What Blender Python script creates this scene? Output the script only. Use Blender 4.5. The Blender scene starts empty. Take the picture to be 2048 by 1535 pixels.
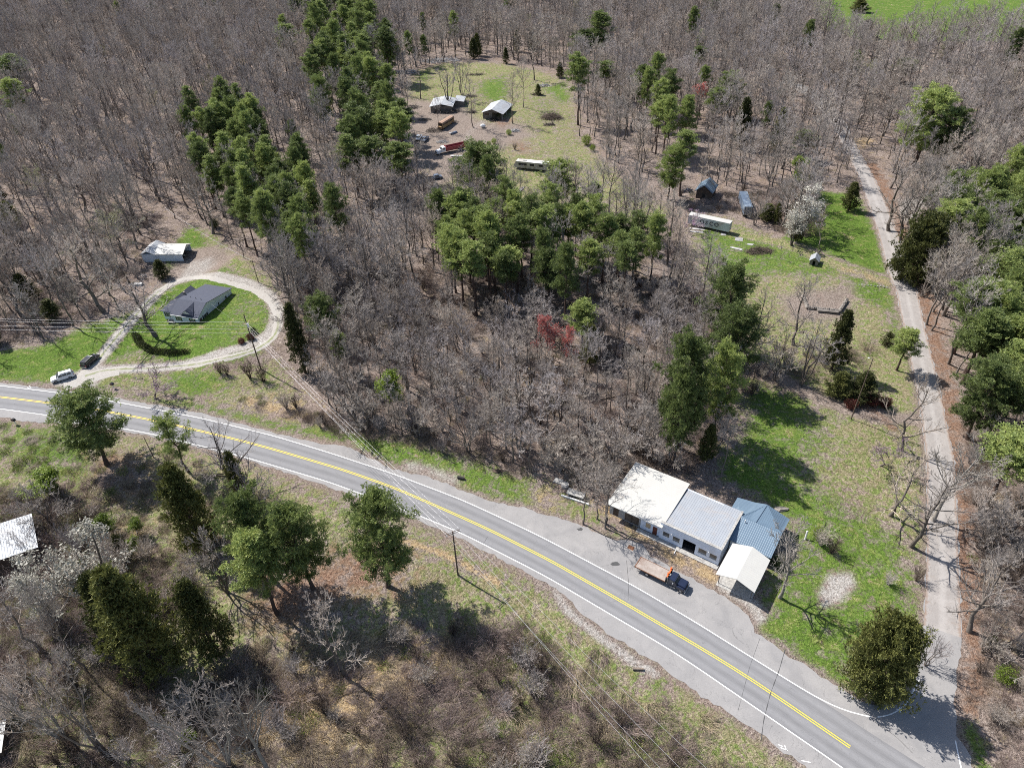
import bpy, math, random
import numpy as np
rng = np.random.default_rng(7)
random.seed(7)

# ------------------------------------------------------------------ camera, sky, sun, exposure
H = 105.0
FPX, CX, CY = 1421.0, 1024.0, 767.5
NAD = np.array([1088 - CX, 2528 - CY, FPX]); NAD /= np.linalg.norm(NAD)
FWD = np.array([0, 0, 1.0]); FWD = FWD - (FWD @ NAD) * NAD; FWD /= np.linalg.norm(FWD)
RGT = np.cross(NAD, FWD)
if RGT[0] < 0: RGT = -RGT
sc = bpy.context.scene
col = sc.collection
cam = bpy.data.cameras.new('camera'); camo = bpy.data.objects.new('camera', cam); col.objects.link(camo)
cam.sensor_fit = 'HORIZONTAL'; cam.sensor_width = 36; cam.lens = 36 * FPX / 2048
cam.clip_start = 1; cam.clip_end = 9000
from mathutils import Matrix, Vector
xa = (RGT[0], FWD[0], -NAD[0]); ya = (-RGT[1], -FWD[1], NAD[1]); za = (-RGT[2], -FWD[2], NAD[2])
camo.matrix_world = Matrix(((xa[0], ya[0], za[0], 0), (xa[1], ya[1], za[1], 0), (xa[2], ya[2], za[2], H), (0, 0, 0, 1)))
sc.camera = camo

SUN_EL = math.radians(49.5)
SUN_DIR = np.array([-0.805, 0.593]); SUN_DIR /= np.linalg.norm(SUN_DIR)
sd = Vector((SUN_DIR[0] * math.cos(SUN_EL), SUN_DIR[1] * math.cos(SUN_EL), math.sin(SUN_EL)))
world = bpy.data.worlds.new('World'); sc.world = world; world.use_nodes = True
wn = world.node_tree.nodes; wl = world.node_tree.links
sky = wn.new('ShaderNodeTexSky'); sky.sky_type = 'NISHITA'; sky.sun_disc = False
sky.sun_elevation = SUN_EL; sky.sun_rotation = math.atan2(SUN_DIR[0], SUN_DIR[1])
bg = wn['Background']; bg.inputs['Strength'].default_value = 0.10
wl.new(sky.outputs[0], bg.inputs[0])
sun = bpy.data.lights.new('sun', 'SUN'); suno = bpy.data.objects.new('sun', sun); col.objects.link(suno)
sun.energy = 5.0; sun.angle = math.radians(0.5); sun.color = (1.0, 0.955, 0.90)
suno.rotation_euler = sd.to_track_quat('Z', 'Y').to_euler(); suno.location = (0, 0, 200)
sc.view_settings.view_transform = 'Standard'; sc.view_settings.look = 'None'
sc.view_settings.exposure = 0.6; sc.view_settings.gamma = 1.0
sc.render.engine = 'CYCLES'
sc.cycles.max_bounces = 4; sc.cycles.diffuse_bounces = 2; sc.cycles.glossy_bounces = 2
sc.cycles.transparent_max_bounces = 4
sc.cycles.filter_width = 1.0; sc.cycles.use_denoising = False

# ------------------------------------------------------------------ pixel -> world
def flat(px, py, z=0.0):
    d = np.array([px - CX, py - CY, FPX]); t = (H - z) / (d @ NAD)
    return np.array([t * (d @ RGT), t * (d @ FWD)])
def fl(L, z=0.0): return np.array([flat(p[0], p[1], z) for p in L])
def proj(x, y, z=0.0):
    v = np.multiply.outer(x, RGT) + np.multiply.outer(y, FWD) + np.multiply.outer(H - z, NAD)
    return CX + FPX * v[..., 0] / v[..., 2], CY + FPX * v[..., 1] / v[..., 2]

def inside(x, y, P):
    x = np.asarray(x, float); y = np.asarray(y, float); r = np.zeros(x.shape, bool)
    n = len(P)
    for i in range(n):
        x1, y1 = P[i]; x2, y2 = P[(i + 1) % n]
        if y1 == y2: continue
        c = ((y1 > y) != (y2 > y)) & (x < (x2 - x1) * (y - y1) / (y2 - y1) + x1)
        r ^= c
    return r
def dist_line(x, y, P, closed=False):
    x = np.asarray(x, float); y = np.asarray(y, float); d = np.full(x.shape, 1e9)
    n = len(P)
    for i in range(n if closed else n - 1):
        a = P[i]; b = P[(i + 1) % n]; ab = b - a; L = ab @ ab + 1e-9
        t = np.clip(((x - a[0]) * ab[0] + (y - a[1]) * ab[1]) / L, 0, 1)
        d = np.minimum(d, np.hypot(x - a[0] - t * ab[0], y - a[1] - t * ab[1]))
    return d
def sdf(x, y, P):
    d = dist_line(x, y, P, True); return np.where(inside(x, y, P), d, -d)
def sstep(a, b, v):
    t = np.clip((v - a) / (b - a), 0, 1); return t * t * (3 - 2 * t)
def wob(x, y, k, s=0.0):
    return (np.sin(x * k + 1.7 * np.sin(y * k * .7 + s) + s) * np.cos(y * k * 1.1 + 1.3 * np.sin(x * k * .6 - s)) )

# ------------------------------------------------------------------ traced outlines (photo pixels on the ground)
UP = [(-420, 733), (-200, 745), (0, 765), (59, 772), (195, 789), (400, 825), (551, 866), (646, 888), (693, 891), (728, 910), (789, 939), (858, 953), (949, 990), (988, 1004), (1047, 1015), (1086, 1028), (1144, 1043), (1194, 1064), (1229, 1081), (1252, 1077), (1288, 1090), (1305, 1114), (1364, 1146), (1408, 1170), (1481, 1213), (1502, 1243), (1511, 1263), (1574, 1307), (1644, 1352), (1714, 1397), (1749, 1410), (1780, 1409), (1811, 1396), (1829, 1370), (1843, 1300), (1850, 1195), (1853, 1100), (1853, 919), (1840, 821), (1824, 735), (1806, 650), (1793, 587), (1776, 546), (1755, 461), (1735, 405), (1717, 353), (1702, 323), (1690, 300), (1670, 262), (1645, 225), (1610, 190), (1560, 165)]
DN = [(1575, 158), (1640, 183), (1668, 210), (1695, 252), (1712, 290), (1735, 332), (1755, 367), (1779, 426), (1808, 502), (1831, 567), (1856, 682), (1883, 787), (1891, 836), (1909, 919), (1915, 1025), (1921, 1188), (1923, 1279), (1911, 1366), (1909, 1394), (1912, 1464), (1933, 1495), (1945, 1540), (1990, 1680), (1840, 1700), (1613, 1535), (1498, 1450), (1400, 1389), (1300, 1317), (1222, 1270), (1160, 1223), (1121, 1181), (1060, 1148), (969, 1102), (921, 1077), (840, 1042), (747, 1006), (660, 974), (479, 914), (305, 872), (160, 848), (105, 846), (49, 843), (0, 833), (-200, 806), (-420, 785)]
ASPH = fl(UP + DN)
YEL = [(-420, 757), (-200, 773), (0, 793.5), (123, 808.5), (195, 819), (321, 843), (471, 878), (547, 898), (686, 939), (789, 975), (892, 1020), (975, 1057), (1060, 1100), (1100, 1120), (1250, 1206), (1408, 1299), (1500, 1356), (1600, 1424), (1700, 1493)]
WUP = [(-420, 738), (-200, 752), (0, 771), (122, 786), (240, 805), (400, 835.5), (550, 872), (665, 907), (789, 948), (926, 1000), (1060, 1062), (1100, 1082), (1276, 1175.5), (1400, 1249), (1484, 1302), (1553, 1345), (1609, 1380), (1661, 1410), (1690, 1422), (1714, 1429.5), (1743, 1433)]
WUP2 = [(1755, 1433), (1770, 1431), (1784, 1427), (1804, 1415), (1815, 1404), (1825, 1383), (1839, 1358)]
WDN = [(-420, 777), (-200, 796), (0, 817), (122, 833.8), (307, 868), (484, 912), (660, 964), (840, 1031), (927, 1067.5), (1060, 1135.5), (1100, 1156.5), (1343, 1300), (1400, 1338), (1686, 1535), (1900, 1690)]
WRT = [(1910.6, 1480), (1915, 1502), (1922, 1535), (1935, 1580)]
LOOP = [(150, 765), (165, 748), (194, 722), (225, 685), (256, 647), (283, 618), (301, 599), (320, 580), (343, 566), (368, 557), (393, 554), (430, 558), (461, 566), (487, 573), (513, 582), (534, 597), (550, 613), (557, 634), (556, 655), (547, 675), (525, 692), (496, 705), (455, 716), (410, 725), (367, 731), (325, 735), (282, 737), (239, 738), (205, 741), (170, 752)]
RAISE = fl([(420, 770), (520, 745), (600, 760), (660, 830), (760, 870), (900, 905), (1040, 945), (1140, 965), (1230, 900), (1420, 880), (1450, 700), (1400, 560), (1250, 420), (800, 440), (560, 520), (470, 500), (380, 560), (330, 640), (340, 700)])
SOUTH = fl([(-400, 830), (0, 862), (150, 872), (300, 897), (479, 940), (660, 1003), (840, 1078), (960, 1128), (1060, 1180), (1120, 1220), (1200, 1285), (1300, 1350), (1400, 1420), (1500, 1490), (1600, 1560), (1800, 1750), (900, 2300), (-400, 2000)])
FLATP = fl([(1190, 1010), (1270, 905), (1390, 945), (1480, 970), (1600, 1020), (1580, 1190), (1520, 1240), (1400, 1180)])
def hgt(x, y):
    x = np.asarray(x, float); y = np.asarray(y, float)
    h = 1.9 * sstep(-1, 9, sdf(x, y, RAISE)) - 1.6 * sstep(0, 14, sdf(x, y, SOUTH))
    n = 0.55 * wob(x, y, 0.045, .5) + 0.22 * wob(x, y, 0.13, 2.1) + 0.10 * wob(x, y, 0.33, 4.) + 0.05 * wob(x, y, .9, 1.)
    lawn = sstep(-4, 3, sdf(x, y, LAWNP))
    n = n * (1 - .85 * lawn)
    m = 1 - sstep(-9, -2.2, sdf(x, y, ASPH)); m = m * (1 - sstep(-6, -1, sdf(x, y, FLATP)))
    return (h + n) * m
LAWNP = fl([(200, 730), (300, 590), (400, 545), (520, 575), (570, 630), (550, 690), (400, 740), (250, 745)])
def G(px, py, dz=0.0):
    z = 0.0
    for _ in range(6):
        p = flat(px, py, z + dz); z = float(hgt(p[0], p[1]))
    return np.array([p[0], p[1], z])
def top_h(base, tpx):
    d = np.array([tpx[0] - CX, tpx[1] - CY, FPX]); u = np.array([d @ RGT, d @ FWD, -(d @ NAD)])
    s = (u[:2] @ base[:2]) / (u[:2] @ u[:2]); return H + u[2] * s - base[2]

# ------------------------------------------------------------------ mesh helpers
def mesh_np(name, parts, mats, smooth=False, tint=None):
    me = bpy.data.meshes.new(name)
    vs, loops, tot, mi, off = [], [], [], [], 0
    for V, F, m in parts:
        V = np.asarray(V, float); F = np.asarray(F, int)
        vs.append(V); loops.append((F + off).ravel()); tot.append(np.full(len(F), F.shape[1])); mi.append(np.full(len(F), m)); off += len(V)
    V = np.concatenate(vs); Lp = np.concatenate(loops); T = np.concatenate(tot); M = np.concatenate(mi)
    me.vertices.add(len(V)); me.vertices.foreach_set('co', V.astype('f').ravel())
    me.loops.add(len(Lp)); me.loops.foreach_set('vertex_index', Lp.astype('i'))
    me.polygons.add(len(T)); st = np.concatenate([[0], np.cumsum(T)[:-1]])
    me.polygons.foreach_set('loop_start', st.astype('i'))
    me.polygons.foreach_set('material_index', M.astype('i'))
    me.polygons.foreach_set('use_smooth', np.full(len(T), smooth))
    for m in mats: me.materials.append(m)
    if tint is not None:
        a = me.attributes.new('tint', 'FLOAT', 'FACE'); a.data.foreach_set('value', np.asarray(tint, 'f'))
    me.update(calc_edges=True); me.validate()
    return me
def add(name, me, parent=None, loc=None):
    o = bpy.data.objects.new(name, me); col.objects.link(o)
    if parent: o.parent = parent
    if loc is not None: o.location = loc
    return o
def tag(o, label=None, cat=None, group=None, kind=None):
    if label: o['label'] = label
    if cat: o['category'] = cat
    if group: o['group'] = group
    if kind: o['kind'] = kind
    return o
def thing(name, loc, rz, label, cat, group=None):
    o = bpy.data.objects.new(name, None); col.objects.link(o); o.empty_display_size = .3
    o.location = tuple(float(v) for v in loc); o.rotation_euler = (0, 0, rz)
    return tag(o, label, cat, group)
def clone(root, loc, rz, scale=None, label=None, group=None, cat=None):
    r = root.copy(); col.objects.link(r); r.location = tuple(float(v) for v in loc); r.rotation_euler = (0, 0, rz)
    if scale is not None: r.scale = scale
    if label: r['label'] = label
    if cat: r['category'] = cat
    if group: r['group'] = group
    elif 'group' in r: del r['group']
    for ch in list(root.children):
        c = ch.copy(); col.objects.link(c); c.parent = r
        for g in ch.children:
            e = g.copy(); col.objects.link(e); e.parent = c
    return r

class MB:
    def __init__(s): s.v = []; s.f = []
    def _a(s, V, F):
        o = len(s.v); s.v += [tuple(map(float, p)) for p in V]; s.f += [tuple(i + o for i in q) for q in F]; return s
    def box(s, x0, x1, y0, y1, z0, z1, taper=0):
        t = taper
        return s._a([(x0, y0, z0), (x1, y0, z0), (x1, y1, z0), (x0, y1, z0), (x0 + t, y0 + t, z1), (x1 - t, y0 + t, z1), (x1 - t, y1 - t, z1), (x0 + t, y1 - t, z1)],
                    [(3, 2, 1, 0), (4, 5, 6, 7), (0, 1, 5, 4), (1, 2, 6, 5), (2, 3, 7, 6), (3, 0, 4, 7)])
    def prism_y(s, prof, y0, y1, in0=0, in1=0):      # profile in x,z
        n = len(prof); cx = sum(p[0] for p in prof) / n
        V = [(p[0], y0, p[1]) for p in prof] + [(p[0], y1, p[1]) for p in prof]
        return s._a(V, [tuple(range(n)), tuple(range(2 * n - 1, n - 1, -1))] + [(i, i + n, (i + 1) % n + n, (i + 1) % n) for i in range(n)])
    def prism_x(s, prof, x0, x1):                    # profile in y,z
        n = len(prof)
        V = [(x0, p[0], p[1]) for p in prof] + [(x1, p[0], p[1]) for p in prof]
        return s._a(V, [tuple(range(n - 1, -1, -1)), tuple(range(n, 2 * n))] + [(i, (i + 1) % n, (i + 1) % n + n, i + n) for i in range(n)])
    def poly(s, V, t=0.08):                          # sloped slab of thickness t under the given outline
        n = len(V)
        W = [(p[0], p[1], p[2] - t) for p in V]
        return s._a(list(V) + W, [tuple(range(n)), tuple(range(2 * n - 1, n - 1, -1))] + [(i, i + n, (i + 1) % n + n, (i + 1) % n) for i in range(n)])
    def cyl_y(s, x, z, r, y0, y1, k=16):
        return s.prism_y([(x + r * math.cos(6.28318 * i / k), z + r * math.sin(6.28318 * i / k)) for i in range(k)], y0, y1)
    def rod(s, a, b, r0, r1=None, k=8):
        r1 = r0 if r1 is None else r1
        a = np.array(a, float); b = np.array(b, float); d = b - a; d /= np.linalg.norm(d) + 1e-9
        u = np.cross(d, [0, 0, 1.]) if abs(d[2]) < .95 else np.cross(d, [1., 0, 0]); u /= np.linalg.norm(u); w = np.cross(d, u)
        V = [a + r0 * (math.cos(6.28318 * i / k) * u + math.sin(6.28318 * i / k) * w) for i in range(k)] + [b + r1 * (math.cos(6.28318 * i / k) * u + math.sin(6.28318 * i / k) * w) for i in range(k)]
        return s._a(V, [tuple(range(k)), tuple(range(2 * k - 1, k - 1, -1))] + [(i, i + k, (i + 1) % k + k, (i + 1) % k) for i in range(k)])
    def blob(s, c, r, n=10, m=6, j=.15, seed=0):
        R = random.Random(seed); V = []; F = []
        for i in range(m + 1):
            th = math.pi * i / m
            for q in range(n):
                ph = 6.28318 * q / n; k = 1 + R.uniform(-j, j)
                V.append((c[0] + r[0] * k * math.sin(th) * math.cos(ph), c[1] + r[1] * k * math.sin(th) * math.sin(ph), c[2] + r[2] * k * math.cos(th)))
        for i in range(m):
            for q in range(n): F.append((i * n + q, (i + 1) * n + q, (i + 1) * n + (q + 1) % n, i * n + (q + 1) % n))
        return s._a(V, F)
    def build(s, name, mat, parent=None, bevel=0, smooth=False):
        me = bpy.data.meshes.new(name); me.from_pydata(s.v, [], s.f); me.materials.append(mat); me.validate()
        if smooth:
            me.polygons.foreach_set('use_smooth', [True] * len(me.polygons))
        import bmesh
        bm = bmesh.new(); bm.from_mesh(me); bmesh.ops.recalc_face_normals(bm, faces=bm.faces)
        if bevel: bmesh.ops.bevel(bm, geom=list(bm.edges), offset=bevel, segments=2, affect='EDGES', clamp_overlap=True)
        bm.to_mesh(me); bm.free()
        o = add(name, me, parent); return o

# ------------------------------------------------------------------ materials
def newmat(name):
    m = bpy.data.materials.new(name); m.use_nodes = True; nt = m.node_tree
    return m, nt, nt.nodes['Principled BSDF']
def nd(nt, t, **k):
    n = nt.nodes.new(t)
    for a, b in k.items():
        if a in n.inputs: n.inputs[a].default_value = b
        else: setattr(n, a, b)
    return n
def noise(nt, vec, scale, detail=3, rough=.6, dist=0):
    n = nd(nt, 'ShaderNodeTexNoise'); n.inputs['Scale'].default_value = scale; n.inputs['Detail'].default_value = detail
    n.inputs['Roughness'].default_value = rough; n.inputs['Distortion'].default_value = dist; nt.links.new(vec, n.inputs['Vector']); return n.outputs[0]
def ramp(nt, fac, stops, interp='LINEAR'):
    r = nd(nt, 'ShaderNodeValToRGB'); cr = r.color_ramp; cr.interpolation = interp
    while len(cr.elements) > 1: cr.elements.remove(cr.elements[-1])
    cr.elements[0].position = stops[0][0]; cr.elements[0].color = (*stops[0][1], 1)
    for p, c in stops[1:]:
        e = cr.elements.new(p); e.color = (*c, 1)
    nt.links.new(fac, r.inputs[0]); return r.outputs[0]
def mixc(nt, f, a, b, mode='MIX'):
    m = nd(nt, 'ShaderNodeMix'); m.data_type = 'RGBA'; m.blend_type = mode
    for s, v in ((0, f), (6, a), (7, b)):
        if isinstance(v, (int, float)): m.inputs[s].default_value = v
        elif isinstance(v, tuple): m.inputs[s].default_value = (*v, 1)
        else: nt.links.new(v, m.inputs[s])
    return m.outputs[2]
def math_(nt, op, a, b=0.0, c=0.0):
    m = nd(nt, 'ShaderNodeMath'); m.operation = op
    for i, v in enumerate((a, b, c)):
        if isinstance(v, (int, float)): m.inputs[i].default_value = v
        else: nt.links.new(v, m.inputs[i])
    return m.outputs[0]
def mrange(nt, v, a, b, c=0.0, d=1.0):
    m = nd(nt, 'ShaderNodeMapRange'); nt.links.new(v, m.inputs[0])
    for i, q in enumerate((a, b, c, d)): m.inputs[i + 1].default_value = q
    return m.outputs[0]
def bump(nt, bs, h, dist, strength=.6):
    b = nd(nt, 'ShaderNodeBump'); b.inputs['Distance'].default_value = dist; b.inputs['Strength'].default_value = strength
    nt.links.new(h, b.inputs['Height']); nt.links.new(b.outputs[0], bs.inputs['Normal'])
def pmat(name, c1, c2=None, scale=1.5, rough=.8, metal=0, dirt=None, dirt_amt=.5, bmp=0, spec=None, detail=5):
    m, nt, bs = newmat(name); tc = nd(nt, 'ShaderNodeTexCoord').outputs['Object']
    c2 = c2 or tuple(v * .75 for v in c1)
    n = noise(nt, tc, scale, detail, .65); c = mixc(nt, mrange(nt, n, .3, .7), c1, c2)
    if dirt:
        n2 = noise(nt, tc, scale * .35, 6, .7, .5); c = mixc(nt, mrange(nt, n2, .52, .72, 0, dirt_amt), c, dirt)
    nt.links.new(c, bs.inputs['Base Color']); bs.inputs['Roughness'].default_value = rough; bs.inputs['Metallic'].default_value = metal
    if spec is not None: bs.inputs['Specular IOR Level'].default_value = spec
    if bmp: bump(nt, bs, n, bmp)
    return m
def ribmat(name, c1, c2, axis=0, period=.3, rough=.45, metal=0, dirt=None, spec=.5, depth=.02, dirt_amt=.8):
    m, nt, bs = newmat(name); tc = nd(nt, 'ShaderNodeTexCoord').outputs['Object']
    s = nd(nt, 'ShaderNodeSeparateXYZ'); nt.links.new(tc, s.inputs[0])
    fr = math_(nt, 'FRACT', math_(nt, 'DIVIDE', s.outputs[axis], period)); rib = mrange(nt, math_(nt, 'ABSOLUTE', math_(nt, 'SUBTRACT', fr, .5)), .0, .16, 1, 0)
    n = noise(nt, tc, .8, 5, .7); c = mixc(nt, mrange(nt, n, .3, .7), c1, c2)
    c = mixc(nt, math_(nt, 'MULTIPLY', rib, .22), c, tuple(v * .55 for v in c1))
    if dirt:
        n2 = noise(nt, tc, .45, 7, .75, .6); c = mixc(nt, mrange(nt, n2, .5, .68, 0, dirt_amt), c, dirt)
    nt.links.new(c, bs.inputs['Base Color']); bs.inputs['Roughness'].default_value = rough; bs.inputs['Metallic'].default_value = metal
    bs.inputs['Specular IOR Level'].default_value = spec; bump(nt, bs, rib, depth); return m
def bark(name, c1, c2):
    m, nt, bs = newmat(name); tc = nd(nt, 'ShaderNodeTexCoord').outputs['Object']
    oi = nd(nt, 'ShaderNodeObjectInfo').outputs['Random']
    n = noise(nt, tc, 2.5, 4, .7); c = mixc(nt, mrange(nt, n, .3, .7), c1, c2)
    v = mrange(nt, oi, 0, 1, .7, 1.25); c = mixc(nt, 1.0, c, v, 'MULTIPLY'); nt.links.new(c, bs.inputs['Base Color']); bs.inputs['Roughness'].default_value = .9
    bs.inputs['Specular IOR Level'].default_value = .2
    return m
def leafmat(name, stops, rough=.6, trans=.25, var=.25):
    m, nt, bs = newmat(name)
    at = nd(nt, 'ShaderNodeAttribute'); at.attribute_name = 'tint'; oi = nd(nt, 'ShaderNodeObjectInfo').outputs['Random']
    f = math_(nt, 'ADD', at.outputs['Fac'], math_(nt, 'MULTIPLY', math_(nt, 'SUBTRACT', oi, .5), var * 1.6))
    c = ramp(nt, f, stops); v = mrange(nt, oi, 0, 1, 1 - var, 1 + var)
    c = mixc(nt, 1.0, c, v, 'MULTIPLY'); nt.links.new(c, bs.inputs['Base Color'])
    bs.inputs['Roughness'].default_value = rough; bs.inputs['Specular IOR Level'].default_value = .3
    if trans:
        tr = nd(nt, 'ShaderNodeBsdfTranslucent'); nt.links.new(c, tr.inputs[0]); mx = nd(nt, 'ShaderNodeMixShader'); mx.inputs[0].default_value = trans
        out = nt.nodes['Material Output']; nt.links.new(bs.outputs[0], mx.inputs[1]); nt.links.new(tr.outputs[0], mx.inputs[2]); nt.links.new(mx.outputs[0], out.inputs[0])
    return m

def twigmat(name, a, b, c):
    m, nt, bs = newmat(name); tc = nd(nt, 'ShaderNodeTexCoord').outputs['Object']; oi = nd(nt, 'ShaderNodeObjectInfo').outputs['Random']
    base = ramp(nt, oi, [(0, a), (.5, b), (1, c)]); n = noise(nt, tc, 2.0, 3, .6)
    w = math_(nt, 'FRACT', math_(nt, 'MULTIPLY', oi, 17.3)); v = math_(nt, 'MULTIPLY', mrange(nt, n, .3, .7, 1.15, .8), mrange(nt, w, 0, 1, .72, 1.3))
    nt.links.new(mixc(nt, 1.0, base, v, 'MULTIPLY'), bs.inputs['Base Color']); bs.inputs['Roughness'].default_value = .9; bs.inputs['Specular IOR Level'].default_value = .2; return m
M = {}
M['bark'] = bark('grey bark', (.21, .18, .155), (.11, .093, .08))
M['twig'] = twigmat('grey twigs', (.45, .395, .335), (.41, .365, .33), (.36, .325, .32))
M['twig_tan'] = twigmat('tan twigs', (.44, .365, .30), (.47, .405, .345), (.40, .355, .325))
M['pale_bark'] = bark('pale bark', (.38, .35, .31), (.20, .175, .15))
M['pine_bark'] = bark('pine bark', (.13, .09, .07), (.07, .05, .045))
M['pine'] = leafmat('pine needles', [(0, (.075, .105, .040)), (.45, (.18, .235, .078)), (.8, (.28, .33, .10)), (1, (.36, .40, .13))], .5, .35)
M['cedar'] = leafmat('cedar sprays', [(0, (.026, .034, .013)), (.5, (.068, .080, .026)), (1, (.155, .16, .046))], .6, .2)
M['bush'] = leafmat('dark leaves', [(0, (.02, .035, .012)), (.6, (.05, .08, .02)), (1, (.11, .15, .03))], .5, .2)
M['fresh'] = leafmat('fresh leaves', [(0, (.10, .16, .02)), (.6, (.19, .27, .035)), (1, (.32, .38, .07))], .5, .4)
M['pale_green'] = leafmat('pale green buds', [(0, (.15, .16, .07)), (.6, (.27, .28, .13)), (1, (.40, .40, .20))], .6, .3)
M['white_bloom'] = leafmat('white blossom', [(0, (.35, .34, .28)), (.6, (.60, .58, .50)), (1, (.78, .76, .70))], .6, .3)
M['red_bud'] = leafmat('red maple buds', [(0, (.32, .08, .07)), (.6, (.50, .15, .13)), (1, (.62, .24, .20))], .6, .3)
M['purple'] = leafmat('purple redbud blossom', [(0, (.26, .12, .26)), (.6, (.42, .22, .42)), (1, (.55, .33, .55))], .6, .3)
M['straw'] = leafmat('straw stems', [(0, (.15, .115, .085)), (.5, (.29, .23, .16)), (1, (.48, .40, .27))], .8, .1)
M['bramble'] = leafmat('bramble stems', [(0, (.10, .075, .06)), (.5, (.20, .155, .125)), (1, (.33, .27, .22))], .8, .1)
M['redbush'] = leafmat('red bush leaves', [(0, (.07, .015, .015)), (.6, (.16, .045, .035)), (1, (.16, .09, .04))], .6, .2)

def ground_mat():
    m, nt, bs = newmat('ground soil and grass')
    pos = nd(nt, 'ShaderNodeNewGeometry').outputs['Position']
    fine = noise(nt, pos, 2.2, 6, .72); mid = noise(nt, pos, .35, 5, .62, .4); big = noise(nt, pos, .06, 4, .55); spk = noise(nt, pos, 6.0, 3, .7)
    med = noise(nt, pos, .9, 5, .7, .8)
    mixn = math_(nt, 'ADD', math_(nt, 'MULTIPLY', fine, .5), math_(nt, 'MULTIPLY', spk, .5))
    def rp(a, b, c): return ramp(nt, mixn, [(.40, a), (.5, b), (.60, c)])
    litter = rp((.07, .054, .045), (.235, .188, .162), (.45, .38, .335))
    litter = mixc(nt, mrange(nt, mid, .45, .65, 0, .6), litter, rp((.05, .038, .03), (.13, .098, .08), (.24, .19, .16)))
    litter = mixc(nt, mrange(nt, big, .48, .62, 0, .3), litter, (.24, .17, .13))
    a1 = nd(nt, 'ShaderNodeAttribute'); a1.attribute_name = 'wa'; s1 = nd(nt, 'ShaderNodeSeparateColor'); nt.links.new(a1.outputs['Color'], s1.inputs[0])
    a2 = nd(nt, 'ShaderNodeAttribute'); a2.attribute_name = 'wb'; s2 = nd(nt, 'ShaderNodeSeparateColor'); nt.links.new(a2.outputs['Color'], s2.inputs[0])
    edge = math_(nt, 'SUBTRACT', math_(nt, 'ADD', math_(nt, 'ADD', math_(nt, 'MULTIPLY', med, .35), math_(nt, 'MULTIPLY', mid, .35)), math_(nt, 'MULTIPLY', mixn, .30)), .5)
    def wt(s, k=5.0, lo=.25, hi=.75): return mrange(nt, math_(nt, 'ADD', s, math_(nt, 'MULTIPLY', edge, k)), lo, hi)
    c = litter
    dry = rp((.12, .105, .05), (.27, .235, .13), (.44, .39, .25))
    dry = mixc(nt, mrange(nt, med, .44, .55, 0, .85), dry, rp((.06, .095, .02), (.13, .19, .04), (.22, .29, .08)))
    dry = mixc(nt, mrange(nt, mid, .47, .62, 0, .5), dry, rp((.10, .075, .05), (.22, .175, .125), (.37, .31, .24)))
    c = mixc(nt, wt(s1.outputs[1]), c, dry)
    grn = rp((.035, .065, .012), (.09, .155, .024), (.17, .26, .05))
    grn = mixc(nt, mrange(nt, mid, .50, .68, 0, .55), grn, rp((.10, .11, .03), (.22, .24, .07), (.34, .34, .14)))
    c = mixc(nt, wt(s1.outputs[0]), c, grn)
    straw = rp((.17, .115, .06), (.37, .27, .15), (.58, .46, .29))
    c = mixc(nt, wt(s1.outputs[2]), c, straw)
    red = rp((.08, .045, .03), (.21, .125, .085), (.36, .25, .18))
    c = mixc(nt, wt(s2.outputs[0]), c, red)
    grv = rp((.20, .18, .16), (.36, .335, .305), (.54, .515, .48))
    c = mixc(nt, wt(s2.outputs[1], 3.), c, grv)
    dirt = rp((.13, .10, .08), (.24, .195, .165), (.34, .29, .25))
    c = mixc(nt, wt(s2.outputs[2], 4.), c, dirt)
    nt.links.new(c, bs.inputs['Base Color']); bs.inputs['Roughness'].default_value = .95; bs.inputs['Specular IOR Level'].default_value = .1
    hh = math_(nt, 'ADD', math_(nt, 'MULTIPLY', mixn, .6), math_(nt, 'MULTIPLY', med, .8)); bump(nt, bs, hh, .55, .9)
    return m
def asph_mat(name, c1, c2, wheel=False):
    m, nt, bs = newmat(name)
    pos = nd(nt, 'ShaderNodeNewGeometry').outputs['Position']
    f = noise(nt, pos, 5, 4, .7); b = noise(nt, pos, .25, 5, .6, .5)
    c = mixc(nt, mrange(nt, b, .35, .65), c1, c2); c = mixc(nt, mrange(nt, f, .35, .7, 0, .35), c, tuple(v * .72 for v in c1))
    b2 = noise(nt, pos, .9, 6, .75, 1.2); c = mixc(nt, mrange(nt, b2, .60, .72, 0, .45), c, tuple(v * 1.25 for v in c2))
    # fine cracks: thin noise isolines
    w = noise(nt, pos, .22, 6, .6, .8); cr = math_(nt, 'ABSOLUTE', math_(nt, 'SUBTRACT', w, .5)); ck = mrange(nt, cr, 0.0, .0035, .55, 0)
    c = mixc(nt, ck, c, (.06, .06, .06))
    if wheel:
        uv = nd(nt, 'ShaderNodeUVMap').outputs[0]; s = nd(nt, 'ShaderNodeSeparateXYZ'); nt.links.new(uv, s.inputs[0])
        k = math_(nt, 'COSINE', math_(nt, 'MULTIPLY', s.outputs[0], 2 * math.pi * 4))
        wv = math_(nt, 'ADD', mrange(nt, k, -1, 1, 0, .6), mrange(nt, b, .4, .6, -.15, .15)); c = mixc(nt, wv, c, tuple(v * .66 for v in c1))
        mp = nd(nt, 'ShaderNodeMapping'); mp.inputs['Scale'].default_value = (60, .35, 1); nt.links.new(uv, mp.inputs[0])
        st = noise(nt, mp.outputs[0], 1.0, 3, .6); c = mixc(nt, mrange(nt, st, .35, .7, 0, .22), c, tuple(v * 1.3 for v in c2))
    nt.links.new(c, bs.inputs['Base Color']); bs.inputs['Roughness'].default_value = .9; bs.inputs['Specular IOR Level'].default_value = .2
    bump(nt, bs, f, .01, .4); return m
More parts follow.
